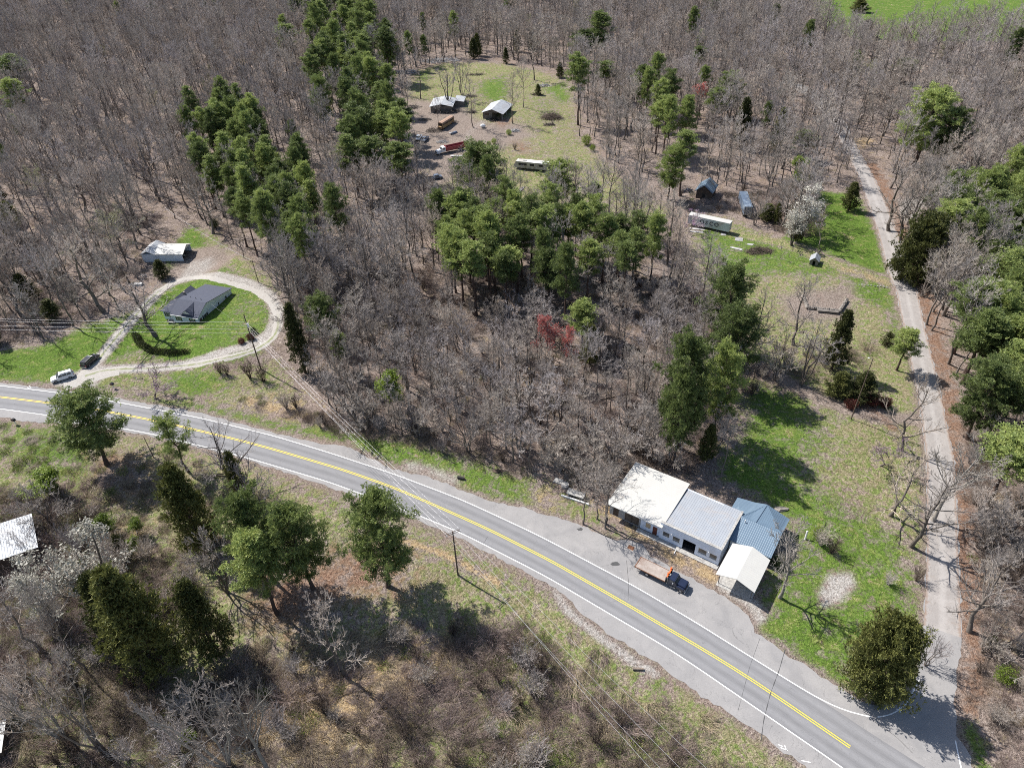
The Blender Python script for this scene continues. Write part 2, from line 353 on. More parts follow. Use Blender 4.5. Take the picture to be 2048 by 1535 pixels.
def paint_mat(name, c, worn=.35):
    m, nt, bs = newmat(name); pos = nd(nt, 'ShaderNodeNewGeometry').outputs['Position']
    n = noise(nt, pos, 3, 6, .8); nt.links.new(mixc(nt, mrange(nt, n, .5, .72, 0, worn), c, (.28, .28, .28)), bs.inputs['Base Color']); bs.inputs['Roughness'].default_value = .7; return m
def gravel_mat():
    m, nt, bs = newmat('gravel with grass middle'); pos = nd(nt, 'ShaderNodeNewGeometry').outputs['Position']
    f = noise(nt, pos, 7, 4, .75); g = noise(nt, pos, .8, 5, .7, .7)
    c = ramp(nt, f, [(.3, (.20, .185, .165)), (.5, (.36, .34, .31)), (.7, (.54, .52, .49))]); c = mixc(nt, mrange(nt, g, .45, .7, 0, .5), c, (.33, .29, .25))
    uv = nd(nt, 'ShaderNodeUVMap').outputs[0]; s = nd(nt, 'ShaderNodeSeparateXYZ'); nt.links.new(uv, s.inputs[0])
    d = math_(nt, 'ABSOLUTE', math_(nt, 'SUBTRACT', s.outputs[0], .5)); at = nd(nt, 'ShaderNodeAttribute'); at.attribute_name = 'mid'
    mm = math_(nt, 'MULTIPLY', mrange(nt, math_(nt, 'ADD', d, math_(nt, 'MULTIPLY', math_(nt, 'SUBTRACT', g, .5), .7)), .02, .17, .85, 0), at.outputs['Fac'])
    grass = ramp(nt, f, [(.3, (.09, .12, .03)), (.7, (.25, .27, .11))]); c = mixc(nt, mm, c, grass)
    nt.links.new(c, bs.inputs['Base Color']); bs.inputs['Roughness'].default_value = .95; bump(nt, bs, f, .05, .6); return m
M['ground'] = ground_mat()
M['asph'] = asph_mat('shoulder asphalt', (.255, .248, .245), (.32, .308, .298))
M['lane'] = asph_mat('lane asphalt', (.215, .214, .22), (.26, .258, .262), True)
def lane_mat():
    m, nt, bs = newmat('worn side road'); pos = nd(nt, 'ShaderNodeNewGeometry').outputs['Position']
    f = noise(nt, pos, 5, 4, .7); b = noise(nt, pos, .3, 6, .7, .8); g = noise(nt, pos, 1.1, 6, .8, 1.0)
    c = mixc(nt, mrange(nt, b, .35, .65), (.27, .25, .235), (.36, .335, .315)); c = mixc(nt, mrange(nt, f, .35, .7, 0, .4), c, (.18, .165, .155)); c = mixc(nt, mrange(nt, g, .56, .68, 0, .6), c, (.24, .19, .155))
    uv = nd(nt, 'ShaderNodeUVMap').outputs[0]; s = nd(nt, 'ShaderNodeSeparateXYZ'); nt.links.new(uv, s.inputs[0]); e = math_(nt, 'ABSOLUTE', math_(nt, 'SUBTRACT', s.outputs[0], .5))
    k = math_(nt, 'COSINE', math_(nt, 'MULTIPLY', s.outputs[0], 4 * math.pi)); c = mixc(nt, mrange(nt, math_(nt, 'ADD', k, math_(nt, 'MULTIPLY', b, .8)), .2, 1.4, 0, .35), c, (.42, .40, .38))
    c = mixc(nt, mrange(nt, math_(nt, 'ADD', e, math_(nt, 'MULTIPLY', math_(nt, 'SUBTRACT', g, .5), .35)), .40, .50, 0, .9), c, (.24, .17, .13))
    cr = math_(nt, 'ABSOLUTE', math_(nt, 'SUBTRACT', noise(nt, pos, .3, 6, .6, 1.), .5)); c = mixc(nt, mrange(nt, cr, 0.0, .005, .6, 0), c, (.07, .065, .06))
    nt.links.new(c, bs.inputs['Base Color']); bs.inputs['Roughness'].default_value = .9; return m
M['side_road'] = lane_mat()
M['white_line'] = paint_mat('white road paint', (.82, .82, .80), .3)
M['yellow_line'] = paint_mat('yellow road paint', (.74, .56, .05), .2)
M['gravel'] = gravel_mat()
M['white'] = pmat('white wall with blue shade tint', (.76, .82, .93), (.66, .72, .83), 1.2, .7, dirt=(.42, .39, .35), dirt_amt=.45)  # white wall; the blue cast of its shaded side is mixed into the colour
M['white_trim'] = pmat('white trim', (.80, .80, .79), (.72, .72, .7), 2, .6)
M['siding'] = ribmat('vinyl siding with blue shade tint', (.72, .81, .90), (.65, .74, .83), 2, .22, .6, 0, (.45, .45, .42), .4, .02, .35)  # white siding with the bluish look of shade tinted into its base colour
M['block'] = pmat('grey block wall', (.42, .42, .42), (.28, .28, .28), 1.4, .9, dirt=(.18, .16, .14))
M['old_wood'] = ribmat('old dark boards', (.13, .10, .08), (.07, .05, .04), 0, .22, .9, 0, (.20, .17, .14), .1, .03)
M['grey_wood'] = ribmat('weathered grey boards', (.24, .22, .20), (.14, .125, .11), 0, .25, .9, 0, (.08, .07, .06), .1, .03)
M['white_roof'] = ribmat('white metal roof', (.50, .495, .46), (.46, .455, .43), 1, .45, .55, 0, (.44, .42, .40), .4, .01, .5)
M['grey_roof'] = ribmat('grey ribbed metal roof', (.36, .385, .415), (.31, .33, .36), 0, .42, .45, .1, (.40, .35, .31), .5, .05, .5)
M['blue_roof'] = ribmat('blue metal roof', (.14, .205, .27), (.12, .175, .235), 0, .36, .42, .1, None, .5, .035)
M['blue_roof_side'] = ribmat('blue wing roof and cabin shade tone', (.14, .205, .27), (.12, .175, .235), 1, .36, .42, .1, None, .5, .035)
M['tin_roof'] = ribmat('old tin roof', (.50, .515, .53), (.34, .355, .37), 1, .6, .5, .15, (.27, .20, .16), .5, .03, .6)
M['shingle'] = pmat('charcoal shingles', (.07, .08, .115), (.05, .056, .08), 3.5, .85, bmp=.02, dirt=(.12, .12, .14), dirt_amt=.4)
M['concrete'] = pmat('concrete', (.42, .40, .37), (.30, .28, .26), 1.2, .9, dirt=(.22, .17, .13))
M['rubble'] = pmat('stained concrete', (.50, .49, .46), (.20, .19, .18), 2.5, .9)
M['glass'] = pmat('window glass', (.05, .06, .07), (.08, .09, .10), .6, .12, spec=.8)
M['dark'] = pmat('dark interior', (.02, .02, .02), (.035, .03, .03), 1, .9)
M['red_door'] = pmat('brown red door', (.17, .05, .03), (.12, .035, .025), 2, .6)
M['plywood'] = pmat('plywood', (.55, .42, .27), (.45, .33, .2), 2, .8)
M['rust'] = pmat('rusty metal', (.30, .13, .06), (.16, .075, .045), 2, .85, dirt=(.4, .3, .2))
M['navy'] = pmat('navy paint', (.018, .025, .055), (.012, .018, .04), 2, .3, spec=.6)
M['black_paint'] = pmat('black paint', (.012, .012, .015), (.018, .018, .02), 2, .22, spec=.7)
M['white_paint'] = pmat('white car paint', (.78, .79, .80), (.74, .75, .76), 2, .25, spec=.6)
M['tyre'] = pmat('tyre rubber', (.02, .02, .02), (.035, .033, .03), 5, .9)
M['rim'] = pmat('wheel rim', (.45, .45, .46), (.3, .3, .3), 4, .35, .6)
M['chrome'] = pmat('bright metal', (.6, .6, .6), (.45, .45, .45), 3, .3, .7)
M['orange'] = pmat('orange lamp', (.85, .16, .03), (.7, .12, .02), 4, .5)
M['planks'] = ribmat('worn bed planks', (.42, .37, .33), (.27, .22, .19), 0, .16, .85, 0, (.17, .09, .06), .2, .02)
M['red_paint'] = pmat('red truck paint', (.34, .05, .06), (.24, .035, .045), 1.5, .4, dirt=(.25, .12, .1))
M['bus_yellow'] = pmat('faded bus yellow', (.36, .24, .10), (.28, .19, .10), 1.4, .7, dirt=(.22, .10, .06), dirt_amt=.9)
M['bus_roof'] = pmat('rusty bus roof', (.38, .25, .17), (.30, .19, .14), .9, .8, dirt=(.5, .38, .28), dirt_amt=.8)
M['rv_white'] = pmat('dirty white caravan wall', (.55, .53, .48), (.33, .31, .27), 1.1, .7, dirt=(.16, .13, .10), dirt_amt=.8)
M['cont_white'] = ribmat('weathered trailer wall', (.62, .67, .70), (.54, .58, .61), 0, .5, .6, 0, (.45, .24, .15), .3, .02, .55)
M['cont_blue'] = ribmat('blue box trailer', (.12, .16, .22), (.07, .10, .15), 1, .5, .5, 0, (.35, .42, .48), .4, .02, .75)
M['blue_car'] = pmat('blue car paint', (.16, .20, .27), (.10, .13, .19), 1.5, .4, dirt=(.3, .3, .3))
M['letter'] = pmat('dark lettering', (.05, .05, .07), (.08, .08, .10), 3, .7)
M['pole'] = pmat('weathered pole wood', (.16, .115, .085), (.09, .065, .05), 3, .9)
M['wire'] = pmat('aluminium wire', (.50, .50, .52), (.42, .42, .43), 1, .35, .3)
M['log'] = pmat('cut logs', (.30, .24, .19), (.13, .10, .08), 2.5, .9)
M['scrap'] = pmat('pale scrap', (.55, .55, .55), (.3, .29, .28), 1.5, .8, dirt=(.3, .18, .12))
M['stone'] = pmat('rough stone', (.30, .27, .24), (.17, .15, .13), 4, .95, bmp=.05)

# ------------------------------------------------------------------ ground sheet
def coords(segs):
    out = []
    for a, b, s in segs: out += list(np.arange(a, b, s))
    return np.array(out + [segs[-1][1]])
gx = coords([(-3000, -1000, 400), (-1000, -450, 60), (-450, -190, 3), (-190, 150, .8), (150, 400, 3), (400, 1000, 60), (1000, 3000, 400)])
gy = coords([(-2000, -200, 300), (-200, 20, 8), (20, 232, .8), (232, 430, 1.4), (430, 760, 4), (760, 1400, 60), (1400, 5000, 400)])
GX, GY = np.meshgrid(gx, gy)
gz = hgt(GX.ravel(), GY.ravel()); X = GX.ravel(); Y = GY.ravel()
nx, ny = len(gx), len(gy)
ii = (np.arange(ny - 1)[:, None] * nx + np.arange(nx - 1)[None, :]).ravel()
Fq = np.stack([ii, ii + 1, ii + nx + 1, ii + nx], 1)
gme = mesh_np('ground', [(np.stack([X, Y, gz], 1), Fq, 0)], [M['ground']], smooth=True)
W = {k: np.zeros(len(X)) for k in ('green', 'dry', 'straw', 'red', 'gravel', 'dirt')}
def zone(kind, pts, soft=1.5, amt=1.0, keep=False):
    soft = soft * 1.5 + .6
    d = sdf(X, Y, fl(pts)) ; w = sstep(-soft, soft, d) * amt
    for k in W:
        if k != kind and not keep: W[k] = W[k] * (1 - w)
    W[kind] = np.maximum(W[kind], w)
def stroke(kind, pts, width, soft=.8, amt=1.0):
    d = width / 2 - dist_line(X, Y, fl(pts)); w = sstep(-soft, soft, d) * amt
    for k in W:
        if k != kind: W[k] = W[k] * (1 - w)
    W[kind] = np.maximum(W[kind], w)
# far field
zone('green', [(1610, -30), (1650, 60), (1720, 78), (1900, 84), (2120, 76), (2400, -60), (1600, -90)], 4)
# homestead clearing
zone('dry', [(815, 175), (830, 140), (900, 125), (1010, 130), (1080, 145), (1140, 168), (1150, 220), (1155, 270), (1190, 310), (1240, 350), (1300, 395), (1345, 420), (1300, 450), (1150, 450), (1000, 450), (880, 400), (850, 380), (840, 300)], 3, .8)
zone('green', [(1050, 190), (1120, 200), (1140, 300), (1200, 350), (1300, 400), (1240, 440), (1120, 400), (1080, 300)], 6, .42)
zone('green', [(825, 148), (860, 135), (870, 155), (835, 170)], 2, .6)
zone('green', [(960, 165), (1010, 150), (1020, 190), (1000, 215), (955, 190)], 4, .9)
zone('green', [(1080, 175), (1130, 165), (1145, 200), (1120, 205)], 3, .8)
zone('dry', [(1050, 230), (1110, 250), (1140, 330), (1260, 380), (1340, 420), (1200, 400), (1090, 300)], 4, .9)
zone('dirt', [(830, 200), (920, 215), (960, 250), (1040, 250), (1060, 270), (990, 300), (930, 310), (850, 330), (810, 260)], 5, .9)
zone('dirt', [(860, 300), (930, 300), (940, 340), (880, 380), (840, 380)], 4, .6)
zone('red', [(1020, 280), (1060, 285), (1070, 310), (1030, 312)], 3, .5)
zone('red', [(980, 235), (1030, 240), (1000, 262)], 2, .6)
stroke('gravel', [(965, 245), (940, 260), (930, 285)], 5, 3, .5)
# right clearing
zone('dry', [(1385, 470), (1395, 425), (1480, 440), (1560, 480), (1640, 510), (1780, 560), (1820, 660), (1850, 780), (1860, 1180), (1925, 1360), (1760, 1420), (1600, 1330), (1500, 1250), (1480, 1180), (1560, 1100), (1590, 1000), (1480, 930), (1480, 820), (1600, 790), (1500, 700), (1430, 600), (1390, 540)], 3, .75)
zone('green', [(1395, 455), (1470, 450), (1560, 490), (1640, 510), (1690, 545), (1640, 560), (1560, 550), (1450, 560), (1400, 530)], 3, .75)
zone('green', [(1640, 385), (1715, 390), (1755, 470), (1779, 550), (1700, 530), (1610, 490), (1560, 480), (1620, 440)], 1.5)
zone('green', [(1690, 550), (1780, 568), (1800, 640), (1812, 700), (1790, 690), (1770, 620), (1700, 590)], 2, .8)
zone('green', [(1500, 760), (1600, 790), (1680, 840), (1700, 1000), (1800, 1060), (1845, 1180), (1835, 1340), (1740, 1400), (1640, 1345), (1510, 1255), (1515, 1195), (1580, 1090), (1580, 1020), (1500, 960), (1470, 900)], 3, .78)
zone('green', [(1450, 900), (1560, 960), (1650, 1010), (1640, 1060), (1585, 1040), (1510, 990), (1440, 950)], 2, .95)
zone('green', [(1525, 1215), (1600, 1230), (1760, 1405), (1700, 1385), (1580, 1305), (1515, 1262)], 1.2, .85)
zone('dry', [(1640, 830), (1780, 850), (1790, 950), (1700, 1010), (1620, 960), (1650, 900)], 5, .85)
stroke('dry', [(1450, 460), (1560, 485), (1690, 540), (1785, 565)], 4.5, 1.2, .95)
stroke('straw', [(1690, 542), (1730, 553), (1788, 567)], 3.0, 1.2, .42)
stroke('dirt', [(1480, 735), (1560, 755), (1640, 800), (1720, 830), (1830, 838)], 3.5, 1.5, .8)
zone('red', [(1700, 790), (1790, 830), (1800, 870), (1720, 830)], 1.5, .6)
zone('gravel', [(1660, 1150), (1700, 1146), (1708, 1170), (1680, 1200), (1648, 1212), (1640, 1190)], 1.0, .95)
zone('gravel', [(1385 + 50, 1160), (1470, 1165), (1520, 1205), (1535, 1235), (1505, 1255), (1495, 1215), (1430, 1180)], .6, .85)
zone('dirt', [(1560, 590), (1700, 575), (1700, 640), (1580, 640)], 3, .7)
# verge between store and side road
zone('dry', [(1868, 1500), (1868, 1180), (1850, 900), (1835, 900), (1845, 1250)], 1.0, .6)
# house lot
zone('green', [(-300, 755), (-300, 705), (0, 705), (90, 690), (180, 645), (262, 625), (300, 590), (345, 550), (330, 520), (380, 450), (430, 470), (470, 520), (545, 580), (566, 630), (552, 690), (500, 730), (380, 760), (250, 770), (180, 780), (100, 765)], 2, .95)
zone('dry', [(190, 730), (280, 700), (330, 720), (430, 745), (560, 730), (640, 840), (560, 840), (300, 790), (200, 772)], 2.5, .7)
zone('green', [(340, 735), (440, 750), (470, 775), (380, 800), (330, 780)], 2, .8)
zone('straw', [(500, 790), (600, 800), (650, 850), (560, 845), (470, 810)], 3, .55)
zone('dry', [(405, 460), (440, 490), (500, 530), (560, 585), (530, 590), (480, 560), (430, 530)], 2, .8)
zone('dirt', [(360, 500), (430, 495), (470, 520), (440, 545), (370, 560), (335, 560)], 2, .85)
zone('gravel', [(375, 520), (430, 512), (440, 530), (410, 552), (370, 560), (345, 560)], 2, .7)
zone('dry', [(470, 600), (530, 600), (545, 640), (520, 690), (460, 700)], 3, .35)
stroke('gravel', LOOP + [LOOP[0]], 3.6, 1.2, .9)
zone('gravel', [(100, 768), (150, 745), (200, 730), (260, 738), (205, 755), (180, 780)], 1.2, .9)
# verge north of the highway
zone('green', [(180, 788), (400, 822), (551, 862), (693, 888), (790, 936), (949, 988), (1100, 1025), (1230, 1078), (1290, 1088), (1230, 1020), (1150, 985), (1060, 955), (850, 893), (720, 862), (600, 845), (400, 805), (250, 790)], 1.6, .75)
zone('dry', [(1050, 950), (1180, 1000), (1230, 1030), (1230, 1075), (1100, 1024)], 3, .7)
zone('straw', [(1290, 1090), (1260, 1060), (1220, 1035), (1180, 1000), (1216, 1010), (1330, 1090), (1436, 1140), (1440, 1160), (1420, 1170), (1365, 1142)], 1.5, .75)
zone('straw', [(1060, 985), (1100, 975), (1120, 1010), (1080, 1020)], 2, .5)
stroke('gravel', [(820, 935), (870, 950), (900, 960)], 4, 2, .6)
# gravel lane on the far right
stroke('gravel', [(1795, 440), (1830, 405), (1870, 405), (1900, 440), (1960, 560), (2040, 700)], 7, 2.5, .9)
stroke('gravel', [(1860, 560), (1920, 620), (2010, 690)], 6, 2, .8)
stroke('red', [(1745, 330), (1790, 425), (1850, 580), (1885, 740), (1925, 1000), (1935, 1400)], 4.5, 2.5, .7)
zone('straw', [(1700, 275), (1740, 275), (1750, 290), (1712, 295)], 3, .7)
# south side
zone('dry', [(-400, 800), (0, 836), (160, 850), (320, 880), (480, 920), (660, 985), (840, 1050), (960, 1105), (1115, 1185), (1160, 1230), (1300, 1322), (1500, 1455), (1640, 1560), (1900, 1760), (600, 1900), (-500, 1900)], 2, .72)
zone('green', [(0, 845), (120, 850), (200, 870), (220, 930), (150, 960), (60, 940), (0, 900)], 4, .75)
zone('green', [(540, 955), (700, 1010), (760, 1045), (900, 1110), (1100, 1190), (1060, 1180), (880, 1120), (700, 1040)], 1.5, .55)
zone('red', [(185, 910), (290, 905), (300, 960), (260, 1000), (200, 960)], 4, .6)
zone('red', [(520, 1150), (640, 1100), (760, 1075), (820, 1115), (820, 1170), (700, 1190), (640, 1240), (560, 1260), (490, 1230)], 5, .66)
zone('straw', [(430, 1400), (560, 1330), (680, 1340), (740, 1290), (870, 1280), (880, 1340), (780, 1420), (740, 1470), (600, 1500), (400, 1480)], 6, .85)
zone('straw', [(180, 1050), (260, 1040), (280, 1100), (220, 1080)], 4, .7)
zone('green', [(1080, 1340), (1150, 1370), (1180, 1410), (1130, 1400)], 2, .7)
zone('green', [(1240, 1335), (1340, 1360), (1330, 1390), (1300, 1380)], 2, .7)
zone('red', [(60, 1380), (240, 1300), (330, 1380), (200, 1460)], 8, .35)
stroke('gravel', [(1110, 1175), (1130, 1215), (1165, 1245), (1225, 1290), (1262, 1320), (1310, 1345)], 1.6, .9, .85)
stroke('straw', [(790, 1075), (880, 1105), (930, 1130), (1000, 1165)], .9, .6, .9)
zone('green', [(1925, 1450), (1950, 1450), (1990, 1560), (1955, 1560)], 1, .9)
for L, k_, w_ in ((UP[2:33], 'dirt', 1.5), (DN[16:44], 'dirt', 1.5), (UP[34:48], 'dirt', 1.3)): stroke(k_, L, w_ * 1.2, .9, .4)
a = gme.attributes.new('wa', 'FLOAT_COLOR', 'POINT'); a.data.foreach_set('color', np.stack([W['green'], W['dry'], W['straw'], np.ones(len(X))], 1).astype('f').ravel())
a = gme.attributes.new('wb', 'FLOAT_COLOR', 'POINT'); a.data.foreach_set('color', np.stack([W['red'], W['gravel'], W['dirt'], np.ones(len(X))], 1).astype('f').ravel())
tag(add('ground', gme), kind='structure')

# ------------------------------------------------------------------ roads, paint, drive
def resample(P, step):
    P = np.asarray(P, float); seg = np.hypot(*(P[1:] - P[:-1]).T); s = np.concatenate([[0], np.cumsum(seg)])
    t = np.arange(0, s[-1], step); t = np.append(t, s[-1]); return np.stack([np.interp(t, s, P[:, 0]), np.interp(t, s, P[:, 1])], 1), t
def smooth(P, it=2):
    P = np.asarray(P, float)
    for _ in range(it):
        Q = P.copy(); Q[1:-1] = .25 * P[:-2] + .5 * P[1:-1] + .25 * P[2:]; P = Q
    return P
def ribbon(name, P, w, mat, z, drape=False, offs=0.0, step=1.0, it=6, wv=None):
    P, t = resample(P, step); P = smooth(P, it); d = np.gradient(P, axis=0); d /= np.linalg.norm(d, axis=1)[:, None] + 1e-9
    nrm = np.stack([-d[:, 1], d[:, 0]], 1); K = 5 if drape else 2; us = np.linspace(0, 1, K); V = []
    ww = w if wv is None else wv(t)
    for u in us:
        q = P + nrm * (offs + (u - .5) * ww if np.isscalar(ww) else ((u - .5) * ww)[:, None])
        zz = hgt(q[:, 0], q[:, 1]) + z if drape else np.full(len(q), z)
        if drape: zz = zz - .10 * (np.abs(u - .5) > .45)
        V.append(np.stack([q[:, 0], q[:, 1], zz], 1))
    n = len(P); V = np.stack(V, 1).reshape(-1, 3)
    F = []
    for i in range(n - 1):
        for k in range(K - 1): F.append((i * K + k, (i + 1) * K + k, (i + 1) * K + k + 1, i * K + k + 1))
    F = np.array(F); me = mesh_np(name, [(V, F[:, ::-1], 0)], [mat], smooth=drape)
    uv = me.uv_layers.new(name='UVMap'); U = np.stack([np.tile(us, n), np.repeat(t, K)], 1)
    li = np.zeros(len(me.loops), 'i'); me.loops.foreach_get('vertex_index', li); uv.data.foreach_set('uv', U[li].astype('f').ravel())
    return me, t, K
# asphalt sheet
import bmesh
AR, at_ = resample(np.vstack([ASPH, ASPH[:1]]), 1.0); AR = AR[:-1]; dn = np.roll(AR, -1, 0) - np.roll(AR, 1, 0); dn /= np.linalg.norm(dn, axis=1)[:, None] + 1e-9
jj = .16 * np.sin(at_[:-1] * 1.1) + .12 * np.sin(at_[:-1] * 2.9 + 1) + rng.normal(0, .07, len(AR)); AR = AR + np.stack([-dn[:, 1], dn[:, 0]], 1) * jj[:, None]
bm = bmesh.new(); vs = [bm.verts.new((p[0], p[1], .03)) for p in AR]; f = bm.faces.new(vs); f.normal_update()
if f.normal.z < 0: f.normal_flip()
bmesh.ops.triangulate(bm, faces=bm.faces); me = bpy.data.meshes.new('road'); bm.to_mesh(me); bm.free(); me.materials.append(M['asph'])
road = tag(add('road', me), kind='structure')
sl = np.array([fl([((a[0] + b[0]) / 2, (a[1] + b[1]) / 2)])[0] for a, b in (((1846, 1262), (1923, 1262)), ((1850, 1195), (1921, 1195)), ((1853, 1050), (1915, 1050)), ((1853, 919), (1909, 919)), ((1840, 821), (1889, 821)), ((1824, 735), (1869, 735)), ((1806, 650), (1848, 650)), ((1793, 587), (1836, 587)), ((1776, 546), (1823, 546)), ((1755, 461), (1792, 461)), ((1735, 405), (1771, 405)), ((1717, 353), (1747, 353)), ((1702, 323), (1729, 323)), ((1690, 298), (1714, 298)), ((1645, 225), (1676, 225)), ((1560, 165), (1575, 158)))])
wd_ = dist_line(resample(sl, 1.5)[0][:, 0], resample(sl, 1.5)[0][:, 1], ASPH, True) * 2 - .15
me, _, _ = ribbon('side_road', sl, 5, M['side_road'], .034, step=1.5, it=2, wv=lambda t: np.interp(t, np.linspace(0, t[-1], len(wd_)), wd_)); tag(add('side_road', me), kind='structure')
# lanes between the white lines
a_, _ = resample(fl(WUP + [(1800, 1470), (1960, 1590)]), 2.0); b_, _ = resample(fl(WDN), 2.0)
yl, yt = resample(smooth(resample(fl(YEL + [(1800, 1560), (1880, 1610)]), 2.0)[0], 6), 2.0)
wl_ = dist_line(yl[:, 0], yl[:, 1], a_); wr_ = dist_line(yl[:, 0], yl[:, 1], b_)
d = np.gradient(yl, axis=0); d /= np.linalg.norm(d, axis=1)[:, None]; nn = np.stack([-d[:, 1], d[:, 0]], 1)
side = np.sign(((a_[5] - yl[5]) * nn[5]).sum()) or 1
wl_ = np.minimum(wl_, 3.85); wr_ = np.minimum(wr_, 4.0)
V = []; K = 7
for i in range(len(yl)):
    for u in np.linspace(-1, 1, K):
        q = yl[i] + nn[i] * side * (-u * (wl_[i] if u < 0 else wr_[i])); V.append((q[0], q[1], .036))
F = [(i * K + k, i * K + k + 1, (i + 1) * K + k + 1, (i + 1) * K + k) for i in range(len(yl) - 1) for k in range(K - 1)]
me = mesh_np('traffic_lanes', [(np.array(V), np.array(F) if side < 0 else np.array(F)[:, ::-1], 0)], [M['lane']])
uv = me.uv_layers.new(name='UVMap'); U = np.stack([np.tile(np.linspace(0, 1, K), len(yl)), np.repeat(yt, K)], 1)
li = np.zeros(len(me.loops), 'i'); me.loops.foreach_get('vertex_index', li); uv.data.foreach_set('uv', U[li].astype('f').ravel())
tag(add('traffic_lanes', me), kind='structure')
for nm, L, o_, m_ in (('white_edge_line', WUP, 0, 'white_line'), ('white_edge_line', WUP2, 0, 'white_line'), ('white_edge_line', WDN, 0, 'white_line'), ('white_edge_line', WRT, 0, 'white_line'),
                      ('yellow_centre_line', YEL, .17, 'yellow_line'), ('yellow_centre_line', YEL, -.17, 'yellow_line')):
    me, _, _ = ribbon(nm, fl(L), .15 if 'yellow' in nm else .17, M[m_], .044, offs=o_, step=1.5 if len(L) > 8 else .6, it=5 if len(L) > 8 else 2)
    tag(add(nm, me), kind='structure')
# painted survey marks on the asphalt
def mark(pxl, w=.12):
    P = fl(pxl); me, _, _ = ribbon('survey_paint_mark', P, w, M['white_line'], .05, step=.4, it=0); tag(add('survey_paint_mark', me), kind='structure')
for L in ([(1556, 1488), (1566, 1492)], [(1561, 1494), (1575, 1500)], [(1569, 1489), (1573, 1500)], [(1792, 1417), (1804, 1420)], [(1798, 1413), (1801, 1424)], [(58, 771), (63, 775), (58, 777), (54, 774)], [(1603, 1520), (1622, 1524)]): mark(L)
# dark tar stripe and crack lines crossing the highway
M['tar'] = pmat('tar crack', (.05, .05, .05), (.08, .08, .08), 2, .8)
for L, w in (([(1570, 1298), (1558, 1340), (1541, 1385), (1527, 1440), (1522, 1480)], .08), ([(1520, 1275), (1500, 1330), (1476, 1420)], .03), ([(1253, 1120), (1257, 1165), (1256, 1200)], .05), ([(1745, 1440), (1790, 1470), (1825, 1505)], .05), ([(975, 1073), (968, 1085)], .05)):
    me, _, _ = ribbon('tar_crack', fl(L), w, M['tar'], .05, step=.6, it=1, wv=lambda t, w=w: w * (1 + .5 * np.sin(t * 3.1) + .3 * np.sin(t * 7.7))); tag(add('tar_crack', me), kind='structure')
for c, r in (((1230, 1127), .55), ((1262, 1050), .35), ((1160, 1058), .4)):
    p = flat(*c); k = 14; R = random.Random(int(c[0])); V = [(p[0] + r * 1.7 * R.uniform(.5, 1.1) * math.cos(6.283 * i / k), p[1] + r * R.uniform(.5, 1.1) * math.sin(6.283 * i / k), .052) for i in range(k)]
    me = bpy.data.meshes.new('oil_stain'); me.from_pydata(V, [], [tuple(range(k))]); me.materials.append(M['tar']); tag(add('oil_stain', me), kind='structure')
# gravel drive
P = np.array([G(*p)[:2] for p in LOOP])
me, t, K = ribbon('gravel_drive', P, 3.0, M['gravel'], .07, drape=True, step=.8, it=4, wv=lambda t: 2.55 + .3 * np.sin(t * .7) + .25 * np.sin(t * 1.9) + .15 * np.sin(t * 4.1))
n = len(t); tt = t / t[-1]
mid = sstep(.02, .06, tt) * (1 - sstep(.24, .32, tt)) + sstep(.60, .68, tt)
at = me.attributes.new('mid', 'FLOAT', 'POINT'); at.data.foreach_set('value', np.repeat(np.clip(mid, 0, 1), K).astype('f'))
tag(add('gravel_drive', me), kind='structure')
P = np.array([G(*p)[:2] for p in [(128, 772), (165, 760), (205, 748), (240, 741)]])
me, t, K = ribbon('gravel_drive', P, 5.5, M['gravel'], .05, drape=True, step=.8, it=3); at = me.attributes.new('mid', 'FLOAT', 'POINT'); tag(add('gravel_drive', me), kind='structure')

# ------------------------------------------------------------------ trees: shapes
def tubes(p0, p1, r0, r1, k=3):
    p0 = np.asarray(p0, float); p1 = np.asarray(p1, float); n = len(p0)
    d = p1 - p0; d /= np.linalg.norm(d, axis=1)[:, None] + 1e-9
    ref = np.where(np.abs(d[:, 2:3]) < .9, np.array([[0, 0, 1.]]), np.array([[1., 0, 0]]))
    u = np.cross(d, ref); u /= np.linalg.norm(u, axis=1)[:, None] + 1e-9; w = np.cross(d, u)
    an = np.arange(k) * 2 * np.pi / k
    ring = u[:, None, :] * np.cos(an)[None, :, None] + w[:, None, :] * np.sin(an)[None, :, None]
    A = p0[:, None, :] + ring * np.asarray(r0).reshape(-1, 1, 1); B = p1[:, None, :] + ring * np.asarray(r1).reshape(-1, 1, 1)
    V = np.concatenate([A, B], 1).reshape(-1, 3); b = np.arange(n)[:, None] * 2 * k; i = np.arange(k)[None, :]; j = (i + 1) % k
    F = np.stack([b + i, b + j, b + j + k, b + i + k], 2).reshape(-1, 4); return V, F
def spikes(p0, p1, r0):
    V, F = tubes(p0, p1, r0, np.zeros(len(p0)) + .0015, 3); return V, F
class Br:      # a set of tapered branches, each a polyline of equal node count
    def __init__(s, N, R): s.N = N; s.R = R            # N (n,k,3) R (n,k)
    def tub(s, k): return tubes(s.N[:, :-1].reshape(-1, 3), s.N[:, 1:].reshape(-1, 3), s.R[:, :-1].ravel(), s.R[:, 1:].ravel(), k)
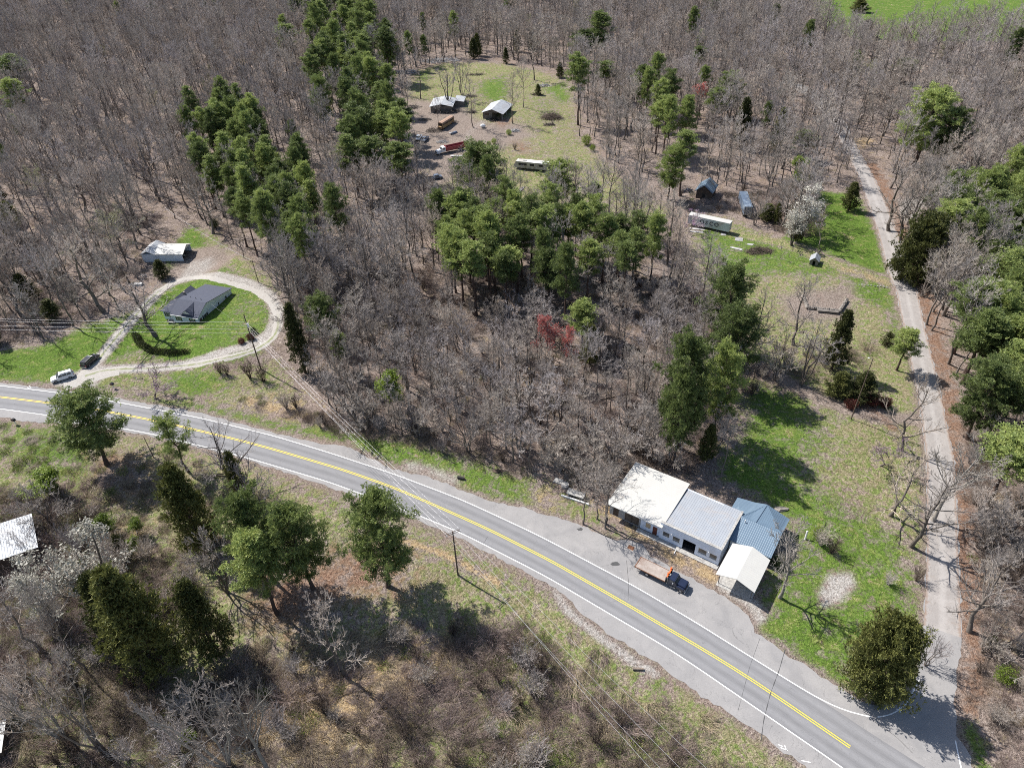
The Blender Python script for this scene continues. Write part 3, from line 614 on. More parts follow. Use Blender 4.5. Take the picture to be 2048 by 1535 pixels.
def grow(par, per, t0, t1, lenf, ang, curl, nseg, rr, q, jit=.25, up=.0, lens=None):
    """children of every parent branch"""
    n, k, _ = par.N.shape; m = n * per
    t = q.uniform(t0, t1, (n, per)); t.sort(axis=1)
    f = t * (k - 1); i = np.minimum(f.astype(int), k - 2); fr = (f - i)[..., None]
    idx = np.arange(n)[:, None]; base = par.N[idx, i] * (1 - fr) + par.N[idx, i + 1] * fr; pr = par.R[idx, i] * (1 - fr[..., 0]) + par.R[idx, i + 1] * fr[..., 0]
    d = par.N[idx, i + 1] - par.N[idx, i]; d /= np.linalg.norm(d, axis=2)[..., None] + 1e-9
    az = q.uniform(0, 2 * np.pi, (n, per)) if per < 5 else (np.arange(per)[None, :] * 2.4 + q.uniform(0, 6.28, (n, 1)) + q.uniform(-.4, .4, (n, per)))
    ref = np.where(np.abs(d[..., 2:3]) < .9, np.array([0, 0, 1.]), np.array([1., 0, 0])); u = np.cross(d, ref); u /= np.linalg.norm(u, axis=2)[..., None]; w = np.cross(d, u)
    side = u * np.cos(az)[..., None] + w * np.sin(az)[..., None]; a = np.radians(q.normal(ang, ang * .22, (n, per)))[..., None]
    dr = d * np.cos(a) + side * np.sin(a); dr[..., 2] += up; dr /= np.linalg.norm(dr, axis=2)[..., None]
    plen = np.linalg.norm(np.diff(par.N, axis=1), axis=2).sum(1)[:, None]
    L = (plen * lenf if lens is None else lens(t)) * q.uniform(.55, 1.15, (n, per)) * (1 - .45 * (t - t0) / (t1 - t0 + 1e-6) if lens is None else 1)
    base = base.reshape(m, 3); dr = dr.reshape(m, 3); L = L.reshape(m, 1); pr = pr.reshape(m)
    nodes = [base]; p = base
    for s_ in range(nseg):
        dr = dr + q.normal(0, jit, (m, 3)) * .5; dr[:, 2] += curl / nseg; dr /= np.linalg.norm(dr, axis=1)[:, None]
        p = p + dr * L / nseg; nodes.append(p)
    N = np.stack(nodes, 1); r = np.minimum(pr * rr, .9 * pr); R = r[:, None] * np.linspace(1, .3, nseg + 1)[None, :]
    return Br(N, R)
def trunk(h, r, q, nseg=9, wander=.25, lean=(0, 0), z0=0):
    z = np.linspace(0, h, nseg + 1); wx = np.cumsum(q.normal(0, wander, nseg + 1)) ; wy = np.cumsum(q.normal(0, wander, nseg + 1)); wx -= wx[0]; wy -= wy[0]
    N = np.stack([wx + lean[0] * z, wy + lean[1] * z, z], 1)[None]; R = (r * (1 - .85 * (z / h) ** 1.1))[None]; R[0, 0] *= 1.35; return Br(N, R)
def stems(k, h, r, q, spread=.35, nseg=5, wander=.12):
    Ns = []; Rs = []
    for i in range(k):
        az = 2.4 * i + q.uniform(-.4, .4); s_ = q.uniform(.3, 1) * spread; b = trunk(h * q.uniform(.7, 1.05), r * q.uniform(.7, 1.1), q, nseg, wander, (math.cos(az) * s_, math.sin(az) * s_)); b.N[0, :, :2] += np.array([math.cos(az), math.sin(az)]) * .12
        Ns.append(b.N[0]); Rs.append(b.R[0])
    return Br(np.array(Ns), np.array(Rs))
def flakes(C, n, size, q, spread=.25, wid=.5):
    """n small leaf faces about every centre; returns V,F,tint"""
    m = len(C) * n; c = np.repeat(C, n, 0) + q.normal(0, spread, (m, 3)) ; a = q.normal(0, 1, (m, 3)); a /= np.linalg.norm(a, axis=1)[:, None]
    b = np.cross(a, q.normal(0, 1, (m, 3))); b /= np.linalg.norm(b, axis=1)[:, None]; s_ = size * q.uniform(.6, 1.3, (m, 1))
    V = np.stack([c - a * s_ * .5, c + b * s_ * wid * .5, c + a * s_ * .5, c - b * s_ * wid * .5], 1).reshape(-1, 3)
    return V, np.arange(m * 4).reshape(-1, 4), np.repeat(q.uniform(.1, .9, len(C)), n) + q.uniform(-.1, .1, m)
def tufts(C, Dr, n, ln, wid, q, flat_=.0):
    m = len(C) * n; c = np.repeat(C, n, 0); d = np.repeat(Dr, n, 0) * .55 + q.normal(0, .62, (m, 3)); d[:, 2] = d[:, 2] * (1 - flat_) + .18; d /= np.linalg.norm(d, axis=1)[:, None]
    L = ln * q.uniform(.6, 1.2, (m, 1)); s_ = np.cross(d, q.normal(0, 1, (m, 3))); s_ /= np.linalg.norm(s_, axis=1)[:, None]
    V = np.stack([c, c + d * L * .6 + s_ * wid * .5, c + d * L, c + d * L * .6 - s_ * wid * .5], 1).reshape(-1, 3)
    return V, np.arange(m * 4).reshape(-1, 4), np.repeat(q.uniform(.15, .85, len(C)), n) + q.uniform(-.12, .12, m)

SRC = {}      # kind -> (trunk mesh, crown mesh, nominal height, nominal radius)
def reg(kind, tr, cr, h, r): SRC[kind] = (tr, cr, h, r)
def bare(kind, seed, h=20, r=.22, t0=.35, ll=.33, ang=48, curl=.35, nl=20, dens=1.0, bark_='bark', twig='twig', wander=.22, leaf=None, stemn=1, spread=.3, up=.05, tw=1.0):
    q = np.random.default_rng(seed)
    T = trunk(h, r, q, 9, wander) if stemn == 1 else stems(stemn, h, r, q, spread, 7, wander)
    nl = max(3, int(nl / stemn))
    L1 = grow(T, nl, t0, .97, 1, ang, curl, 5, .55, q, .28, up, lens=lambda t: h * ll * (1.12 - .75 * ((t - t0) / (1 - t0)) ** 1.3))
    L2 = grow(L1, max(3, int(8 * dens)), .22, 1.0, .42, 42, .25, 3, .6, q, .3, .08)
    L3 = grow(L2, max(3, int(6 * dens)), .15, 1.0, .50, 40, .2, 2, .6, q, .3, .08)
    L4 = grow(L3, 5, .2, 1.0, .62, 38, .1, 1, .7, q, .2, .08)
    L1.R = np.maximum(L1.R, .028); L2.R = np.maximum(L2.R, .020 * tw); L3.R = np.maximum(L3.R, .0125 * tw)
    L4.R = np.full(L4.R.shape, .0095 * tw)
    tv = [(*T.tub(7), 0), (*L1.tub(5), 0)]
    cv = [(*L2.tub(4), 0), (*L3.tub(3), 0), (*spikes(L4.N[:, 0], L4.N[:, -1], L4.R[:, 0]), 0)]
    mats = [M[twig]]; tint = None
    if leaf:
        C = L4.N[:, -1] if leaf[3] >= 1 else L4.N[q.random(len(L4.N)) < leaf[3], -1]
        V, F, ti = flakes(C, leaf[1], leaf[2], q, leaf[2] * .9); cv.append((V, F, 1)); mats.append(M[leaf[0]])
        tint = np.concatenate([np.zeros(sum(len(c[1]) for c in cv[:-1])), ti])
    A = L3.N.reshape(-1, 3); rad = np.percentile(np.hypot(A[:, 0], A[:, 1]), 92)
    reg(kind, mesh_np(kind + '_trunk', tv, [M[bark_]], True), mesh_np(kind + '_crown', cv, mats, False, tint), A[:, 2].max(), rad)
def pine(kind, seed, h=22, r=.24, t0=.5, R=3.4, nb=58, ncl=3, ntu=7, leaf='pine', wander=.12, gap=.12, top=.75, ln=.40):
    q = np.random.default_rng(seed); T = trunk(h, r, q, 10, wander)
    t = np.sort(q.uniform(t0, .985, nb)); s_ = (t - t0) / (1 - t0)
    prof = R * (np.minimum(1, .55 + 1.1 * s_) * np.sqrt(np.clip(1 - (np.clip(s_ - .35, 0, 1) / .66) ** 2, .03, 1)))
    if top == 1: prof = R * np.minimum(1, .5 + 2 * s_) * (1.06 - s_) ** .75
    az = np.arange(nb) * 2.4 + q.uniform(-.5, .5, nb); el = np.radians(8 + 48 * s_ + q.normal(0, 9, nb)); L = prof * q.uniform(.5, 1.2, nb)
    if gap: L *= np.where(q.random(nb) < gap, .35, 1)
    f = t * 10; i = np.minimum(f.astype(int), 9); fr = (f - i)[:, None]; base = T.N[0, i] * (1 - fr) + T.N[0, i + 1] * fr
    d = np.stack([np.cos(az) * np.cos(el), np.sin(az) * np.cos(el), np.sin(el)], 1); ns = 4; nodes = [base]; p = base
    for k in range(ns):
        dd = d.copy(); dd[:, 2] += .12 * k + q.normal(0, .08, nb); dd[:, :2] += q.normal(0, .12, (nb, 2)); dd /= np.linalg.norm(dd, axis=1)[:, None]; p = p + dd * (L / ns)[:, None]; nodes.append(p)
    B = Br(np.stack(nodes, 1), (.02 + .045 * (L / R))[:, None] * np.linspace(1, .35, ns + 1)[None])
    S = grow(B, ncl, .38, 1.0, .34, 48, .15, 2, .6, q, .2, .1)
    tv = [(*T.tub(7), 0), (*B.tub(4), 0)]
    C = np.concatenate([S.N[:, -1], S.N[:, 1], B.N[:, -1]]); D = np.concatenate([S.N[:, -1] - S.N[:, 0], S.N[:, 2] - S.N[:, 0], B.N[:, -1] - B.N[:, -2]]); D /= np.linalg.norm(D, axis=1)[:, None] + 1e-9
    C2 = np.repeat(C, ntu, 0) + q.normal(0, .34, (len(C) * ntu, 3)) * np.array([1.0, 1.0, .55]); D2 = np.repeat(D, ntu, 0); D2[:, 2] += .3
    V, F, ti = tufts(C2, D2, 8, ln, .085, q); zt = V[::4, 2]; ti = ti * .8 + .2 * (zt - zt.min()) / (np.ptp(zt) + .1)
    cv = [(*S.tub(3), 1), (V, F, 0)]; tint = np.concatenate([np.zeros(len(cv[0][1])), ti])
    reg(kind, mesh_np(kind + '_trunk', tv, [M['pine_bark']], True), mesh_np(kind + '_crown', cv, [M[leaf], M['pine_bark']], False, tint), h * 1.0, R * .95)
def cedar(kind, seed, h=9, R=2.4, nb=120, per=20, leaf='cedar', shape=1.0, ln=.34, base=.04, r=.16, wid=.085, el=38, blades=7):
    q = np.random.default_rng(seed); T = trunk(h * .95, r, q, 7, .06); t = np.sort(q.uniform(0, .97, nb)) ** .9
    z0 = h * (base + (1 - base) * t); prof = R * np.clip((1 - t) ** (.68 * shape), .05, 1) * np.clip(.62 + 2.2 * t, 0, 1); az = np.arange(nb) * 2.4 + q.uniform(-.6, .6, nb); L = prof * q.uniform(.55, 1.18, nb) * (1 + .14 * np.sin(3 * az + 5 * t))
    e = np.radians(q.normal(el, 9, nb) + 22 * t - 12); d = np.stack([np.cos(az) * np.cos(e), np.sin(az) * np.cos(e), np.sin(e)], 1); bz = np.stack([np.zeros(nb), np.zeros(nb), np.maximum(z0 - np.tan(e) * L * .55, .1)], 1); tip = bz + d * (L / np.cos(e))[:, None]; tip[:, 2] = np.minimum(tip[:, 2], h)
    f = np.repeat(q.uniform(.35, 1.0, (nb, per)).reshape(-1, 1), 1, 1) ** .7; B0 = np.repeat(bz, per, 0); B1 = np.repeat(tip, per, 0); sp = (.16 + .13 * np.repeat(L, per) * (1.15 - f[:, 0]))[:, None]
    C = B0 + (B1 - B0) * f + q.normal(0, 1, (nb * per, 3)) * sp; C[:, 2] = np.maximum(C[:, 2], .15); D = np.repeat(d, per, 0) + np.array([0, 0, .5])
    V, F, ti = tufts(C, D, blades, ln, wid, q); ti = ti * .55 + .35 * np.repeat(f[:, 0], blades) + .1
    reg(kind, mesh_np(kind + '_trunk', [(*T.tub(7), 0), (*tubes(bz, tip, np.full(nb, .035), np.full(nb, .012), 3), 0)], [M['pine_bark']], True), mesh_np(kind + '_crown', [(V, F, 0)], [M[leaf]], False, ti), h, R)
def shrub(kind, seed, h=3, R=1.6, leaf='bush', n=900, twig='bramble', ns=10, size=.16, nlf=3):
    q = np.random.default_rng(seed); T = stems(ns, h, .035, q, .45 * R / h * 1.6, 4, .1); L1 = grow(T, 6, .3, 1, .4, 40, .2, 2, .7, q, .3, .1); L2 = grow(L1, 4, .2, 1, .5, 40, .1, 1, .7, q, .3, .05)
    L1.R = np.maximum(L1.R, .012); L2.R = np.full(L2.R.shape, .009)
    cv = [(*L2.tub(3), 0)]; mats = [M[twig]]; ti = np.zeros(len(cv[0][1]))
    if n:
        c = q.normal(0, 1, (n, 3)); c /= np.linalg.norm(c, axis=1)[:, None]; c *= q.uniform(.55, 1.0, (n, 1)) * (1 + .15 * np.sin(c[:, :1] * 5 + seed)); C = c * np.array([R, R, h * .5]) + np.array([0, 0, h * .52])
        V, F, t2 = flakes(C, nlf, size, q, size * .8, .6); cv.append((V, F, 1)); mats.append(M[leaf]); ti = np.concatenate([ti, t2])
    reg(kind, mesh_np(kind + '_stems', [(*T.tub(4), 0), (*L1.tub(3), 0)], [M[twig]], True), mesh_np(kind + '_leaves', cv, mats, False, ti), h, R)

bare('forest a', 1, ll=.38, ang=52); bare('forest b', 2, t0=.45, ll=.27, nl=17); bare('forest c', 3, h=18, t0=.28, ll=.42, curl=.55, twig='twig_tan'); bare('forest d', 4, h=22, t0=.45, ll=.32, nl=17, wander=.3)
bare('forest e', 5, h=16, r=.15, t0=.3, ll=.28, ang=38, nl=16, twig='twig_tan'); bare('forest f', 6, h=19, t0=.35, ll=.44, ang=58, dens=1.15)
bare('spread a', 11, h=15, r=.34, t0=.22, ll=.50, ang=58, curl=.45, nl=20, dens=1.1, wander=.3)
bare('spread b', 12, h=14, r=.30, t0=.18, ll=.52, ang=62, curl=.6, nl=18, dens=1.1, wander=.35, twig='twig_tan')
bare('multi', 13, h=13, r=.17, t0=.25, ll=.34, ang=42, nl=26, stemn=4, spread=.30)
bare('multi pale', 14, h=13, r=.15, t0=.3, ll=.34, ang=44, nl=30, stemn=5, spread=.42, bark_='pale_bark', twig='twig_tan', tw=1.4)
bare('pale', 15, h=14, r=.30, t0=.25, ll=.50, ang=50, nl=17, dens=1.1, bark_='pale_bark', twig='pale_bark', wander=.28, tw=1.5)
bare('low bare', 16, h=8, r=.14, t0=.12, ll=.55, ang=55, curl=.5, nl=22, stemn=3, spread=.25)
bare('sapling', 17, h=8, r=.06, t0=.3, ll=.25, ang=32, nl=12, dens=.6)
bare('white bloom', 21, h=9, r=.14, t0=.2, ll=.40, ang=42, curl=.6, nl=22, stemn=3, spread=.22, leaf=('white_bloom', 1, .22, .6))
bare('red maple', 22, h=12, r=.12, t0=.3, ll=.30, ang=34, nl=16, leaf=('red_bud', 1, .21, .85))
bare('redbud', 23, h=6, r=.10, t0=.2, ll=.48, ang=55, nl=16, stemn=2, spread=.3, leaf=('purple', 1, .12, .22))
bare('budding', 24, h=14, r=.18, t0=.25, ll=.40, ang=48, nl=18, leaf=('pale_green', 1, .21, .6))
bare('fresh', 25, h=9, r=.10, t0=.2, ll=.34, ang=36, nl=18, leaf=('fresh', 2, .22, .8))
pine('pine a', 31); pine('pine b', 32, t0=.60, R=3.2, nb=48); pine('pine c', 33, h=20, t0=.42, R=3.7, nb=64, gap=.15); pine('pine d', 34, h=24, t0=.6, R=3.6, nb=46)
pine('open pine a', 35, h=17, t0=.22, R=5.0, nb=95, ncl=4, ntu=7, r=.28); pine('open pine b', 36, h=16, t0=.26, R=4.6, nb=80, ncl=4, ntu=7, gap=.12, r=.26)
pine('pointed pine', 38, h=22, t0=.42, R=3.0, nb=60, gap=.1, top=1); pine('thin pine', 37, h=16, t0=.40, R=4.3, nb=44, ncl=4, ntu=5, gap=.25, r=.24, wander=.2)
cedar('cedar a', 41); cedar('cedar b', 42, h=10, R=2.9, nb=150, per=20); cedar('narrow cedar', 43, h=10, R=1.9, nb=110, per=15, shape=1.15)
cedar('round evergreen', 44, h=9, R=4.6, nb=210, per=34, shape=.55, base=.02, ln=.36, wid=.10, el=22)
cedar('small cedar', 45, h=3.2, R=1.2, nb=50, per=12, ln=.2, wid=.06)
shrub('green shrub', 51, leaf='bush', n=1300); shrub('fresh shrub', 52, h=2.6, R=1.4, leaf='fresh', n=700); shrub('bare shrub', 53, h=3, R=1.6, n=0, ns=22); shrub('red shrub', 54, h=1.6, R=1.0, leaf='redbush', n=900, size=.13); shrub('grey shrub', 55, h=4, R=2.0, n=0, ns=26, twig='twig')

FIRST = {}
NAMES = {'forest': 'bare_tree', 'spread': 'bare_tree', 'multi': 'bare_tree', 'pale': 'bare_tree', 'low': 'bare_tree', 'sapling': 'sapling', 'white': 'blossoming_tree', 'red maple': 'red_maple', 'redbud': 'redbud_tree', 'budding': 'budding_tree', 'fresh': 'budding_tree',
         'pine': 'pine_tree', 'open': 'pine_tree', 'thin': 'pine_tree', 'pointed': 'pine_tree', 'cedar': 'cedar_tree', 'narrow': 'cedar_tree', 'round': 'cedar_tree', 'small': 'cedar_tree', 'green shrub': 'shrub', 'fresh shrub': 'shrub', 'bare shrub': 'shrub', 'red shrub': 'shrub', 'grey shrub': 'shrub'}
def nm_of(kind): return NAMES.get(kind) or NAMES.get(' '.join(kind.split()[:2])) or NAMES[kind.split()[0]]
def plant(kind, base, h, rad, label, group=None, rz=None, lean=None, cat=None):
    tr, cr, H0, R0 = SRC[kind]; s = h / H0; sx = (rad / R0) if rad else s
    rz = random.uniform(0, 6.28) if rz is None else rz; nm = nm_of(kind); cat = cat or ('shrub' if nm == 'shrub' else 'tree')
    loc = (base[0], base[1], base[2] - .08)
    if kind not in FIRST:
        t = thing(nm, loc, rz, label, cat, group); t.scale = (sx, sx, s); FIRST[kind] = t
        add('stems' if nm == 'shrub' else 'trunk', tr, t); add('foliage' if nm == 'shrub' else 'crown', cr, t)
    else: t = clone(FIRST[kind], loc, rz, (sx, sx, s), label, group, cat)
    return t
def tree_px(kind, base, top, rpx, label, group=None, **k):
    """trace: foot pixel, tip pixel, crown half-width in pixels"""
    b = G(*base); h = max(1.0, top_h(b, top)); mid = np.array([b[0], b[1], b[2] + h * .65 - H]); dist = np.linalg.norm(mid)
    return plant(kind, b, h, rpx * (1.12 if 'pine' in kind else 1) * dist / FPX if rpx else None, label, group, **k)

# ------------------------------------------------------------------ planting
EXC = [fl(p) for p in (
    [(812, 175), (830, 140), (900, 122), (1010, 122), (1080, 140), (1140, 160), (1155, 220), (1158, 270), (1195, 310), (1240, 345), (1290, 380), (1400, 420), (1380, 450), (1200, 452), (1000, 450), (880, 410), (850, 380), (825, 300)],
    [(1360, 405), (1380, 388), (1500, 395), (1522, 440), (1600, 500), (1638, 380), (1718, 384), (1795, 555), (1850, 700), (1872, 900), (1885, 1200), (1925, 1535), (1300, 1200), (1205, 1030), (1252, 925), (1272, 915), (1385, 952), (1480, 985), (1440, 900), (1470, 800), (1570, 740), (1480, 700), (1420, 600), (1390, 540)],
    [(-400, 790), (-400, 715), (0, 712), (80, 700), (180, 650), (255, 625), (290, 575), (265, 530), (325, 440), (380, 445), (455, 500), (530, 560), (575, 625), (605, 740), (690, 850), (850, 898), (1050, 958), (1150, 988), (1235, 1010), (1100, 1040), (800, 960), (400, 850), (0, 800)],
    [(-900, 700), (-420, 720)] + UP[1:33] + [(1870, 1400), (1920, 1400), (2400, 2400), (-900, 2400)],
    [(1700, 296), (1722, 300), (1742, 335), (1850, 640), (1930, 900), (1945, 1300), (2010, 1600), (1800, 1600), (1835, 1100), (1800, 700), (1712, 380), (1690, 300)],
    [(1600, -60), (1645, 68), (1720, 86), (1900, 92), (2120, 84), (2500, -20), (2500, -200), (1500, -200)],
    [(1340, 440), (1480, 440), (1420, 560), (1395, 600), (1350, 560)],
    [(925, 15), (945, 15), (945, 20), (925, 20)],
)]
def free(x, y):
    r = np.ones(np.shape(x), bool)
    for P in EXC: r &= ~inside(x, y, P)
    return r
def jgrid(x0, x1, y0, y1, s, q, drop=.12):
    a = np.arange(x0, x1, s); b = np.arange(y0, y1, s); A, B = np.meshgrid(a, b); A = A + (np.arange(len(b)) % 2)[:, None] * s * .5
    A = A.ravel() + q.uniform(-.42, .42, A.size) * s; B = B.ravel() + q.uniform(-.42, .42, B.size) * s; k = q.random(A.size) > drop; return A[k], B[k]
def crown_poly(L, z): return fl(L, z)
q = np.random.default_rng(99)
# pines: outlines of the stands as their crowns show (crowns about 15 m up)
STANDS = [
    ('left', 7.2, [(395, 205), (450, 200), (500, 215), (560, 240), (620, 330), (650, 400), (645, 480), (600, 510), (540, 500), (500, 450), (440, 395), (390, 330)], 'tall pine in the stand behind the white house', 'pines in the stand behind the white house'),
    ('north', 10.0, [(610, 0), (700, -10), (755, 40), (790, 120), (815, 210), (820, 300), (800, 350), (760, 330), (700, 300), (650, 240), (610, 150)], 'tall dark pine left of the far clearing', 'pines west of the far clearing'),
    ('central', 6.6, [(860, 420), (930, 410), (1000, 400), (1060, 385), (1130, 395), (1190, 400), (1270, 415), (1340, 420), (1385, 455), (1370, 500), (1290, 545), (1190, 560), (1060, 560), (960, 565), (900, 520), (860, 470)], 'bright green pine in the middle stand', 'pines of the middle stand'),
    ('northeast', 8.5, [(1285, 130), (1340, 135), (1375, 180), (1410, 240), (1400, 300), (1350, 330), (1300, 290), (1280, 200)], 'tall pine in the clump right of the far clearing', 'pines right of the far clearing'),
    ('right', 7.0, [(1905, 350), (1960, 325), (2060, 330), (2200, 400), (2200, 900), (2060, 890), (2000, 860), (1940, 780), (1890, 700), (1880, 610), (1930, 540), (1950, 480), (1880, 420)], 'broad green pine in the stand right of the road', 'pines right of the side road'),
]
PK = ['pine a', 'pine b', 'pine c', 'pine d']
SP = []
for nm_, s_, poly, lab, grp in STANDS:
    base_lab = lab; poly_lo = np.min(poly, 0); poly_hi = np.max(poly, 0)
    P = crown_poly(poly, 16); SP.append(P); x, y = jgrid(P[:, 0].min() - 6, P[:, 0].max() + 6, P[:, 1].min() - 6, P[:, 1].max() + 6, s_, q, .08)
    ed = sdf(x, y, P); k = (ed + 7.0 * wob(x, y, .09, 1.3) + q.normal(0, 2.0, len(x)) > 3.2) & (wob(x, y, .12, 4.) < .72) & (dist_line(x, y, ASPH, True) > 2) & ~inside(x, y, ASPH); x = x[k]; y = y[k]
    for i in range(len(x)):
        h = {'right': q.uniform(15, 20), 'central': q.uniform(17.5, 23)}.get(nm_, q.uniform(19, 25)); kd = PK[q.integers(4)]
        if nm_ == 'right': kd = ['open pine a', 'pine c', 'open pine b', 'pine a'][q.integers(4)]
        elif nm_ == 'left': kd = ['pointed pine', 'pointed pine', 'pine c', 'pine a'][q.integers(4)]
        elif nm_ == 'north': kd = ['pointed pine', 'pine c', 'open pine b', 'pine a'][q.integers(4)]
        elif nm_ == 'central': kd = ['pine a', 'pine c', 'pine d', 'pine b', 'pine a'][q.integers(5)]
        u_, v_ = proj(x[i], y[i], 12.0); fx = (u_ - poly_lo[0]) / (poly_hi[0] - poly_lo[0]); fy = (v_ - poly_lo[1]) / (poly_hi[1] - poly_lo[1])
        where = ['at the left side', 'in the middle', 'at the right side'][int(np.clip(fx * 3, 0, 2))] + [', back part', ', centre part', ', front part'][int(np.clip(fy * 3, 0, 2))]; lab = base_lab + ' ' + where; R0 = SRC[kd][3]; plant(kd, (x[i], y[i], float(hgt(x[i], y[i]))), h, {'right': q.uniform(4.8, 6.4), 'north': q.uniform(4.6, 6.2)}.get(nm_, q.uniform(3.6, 4.8)), lab, grp)
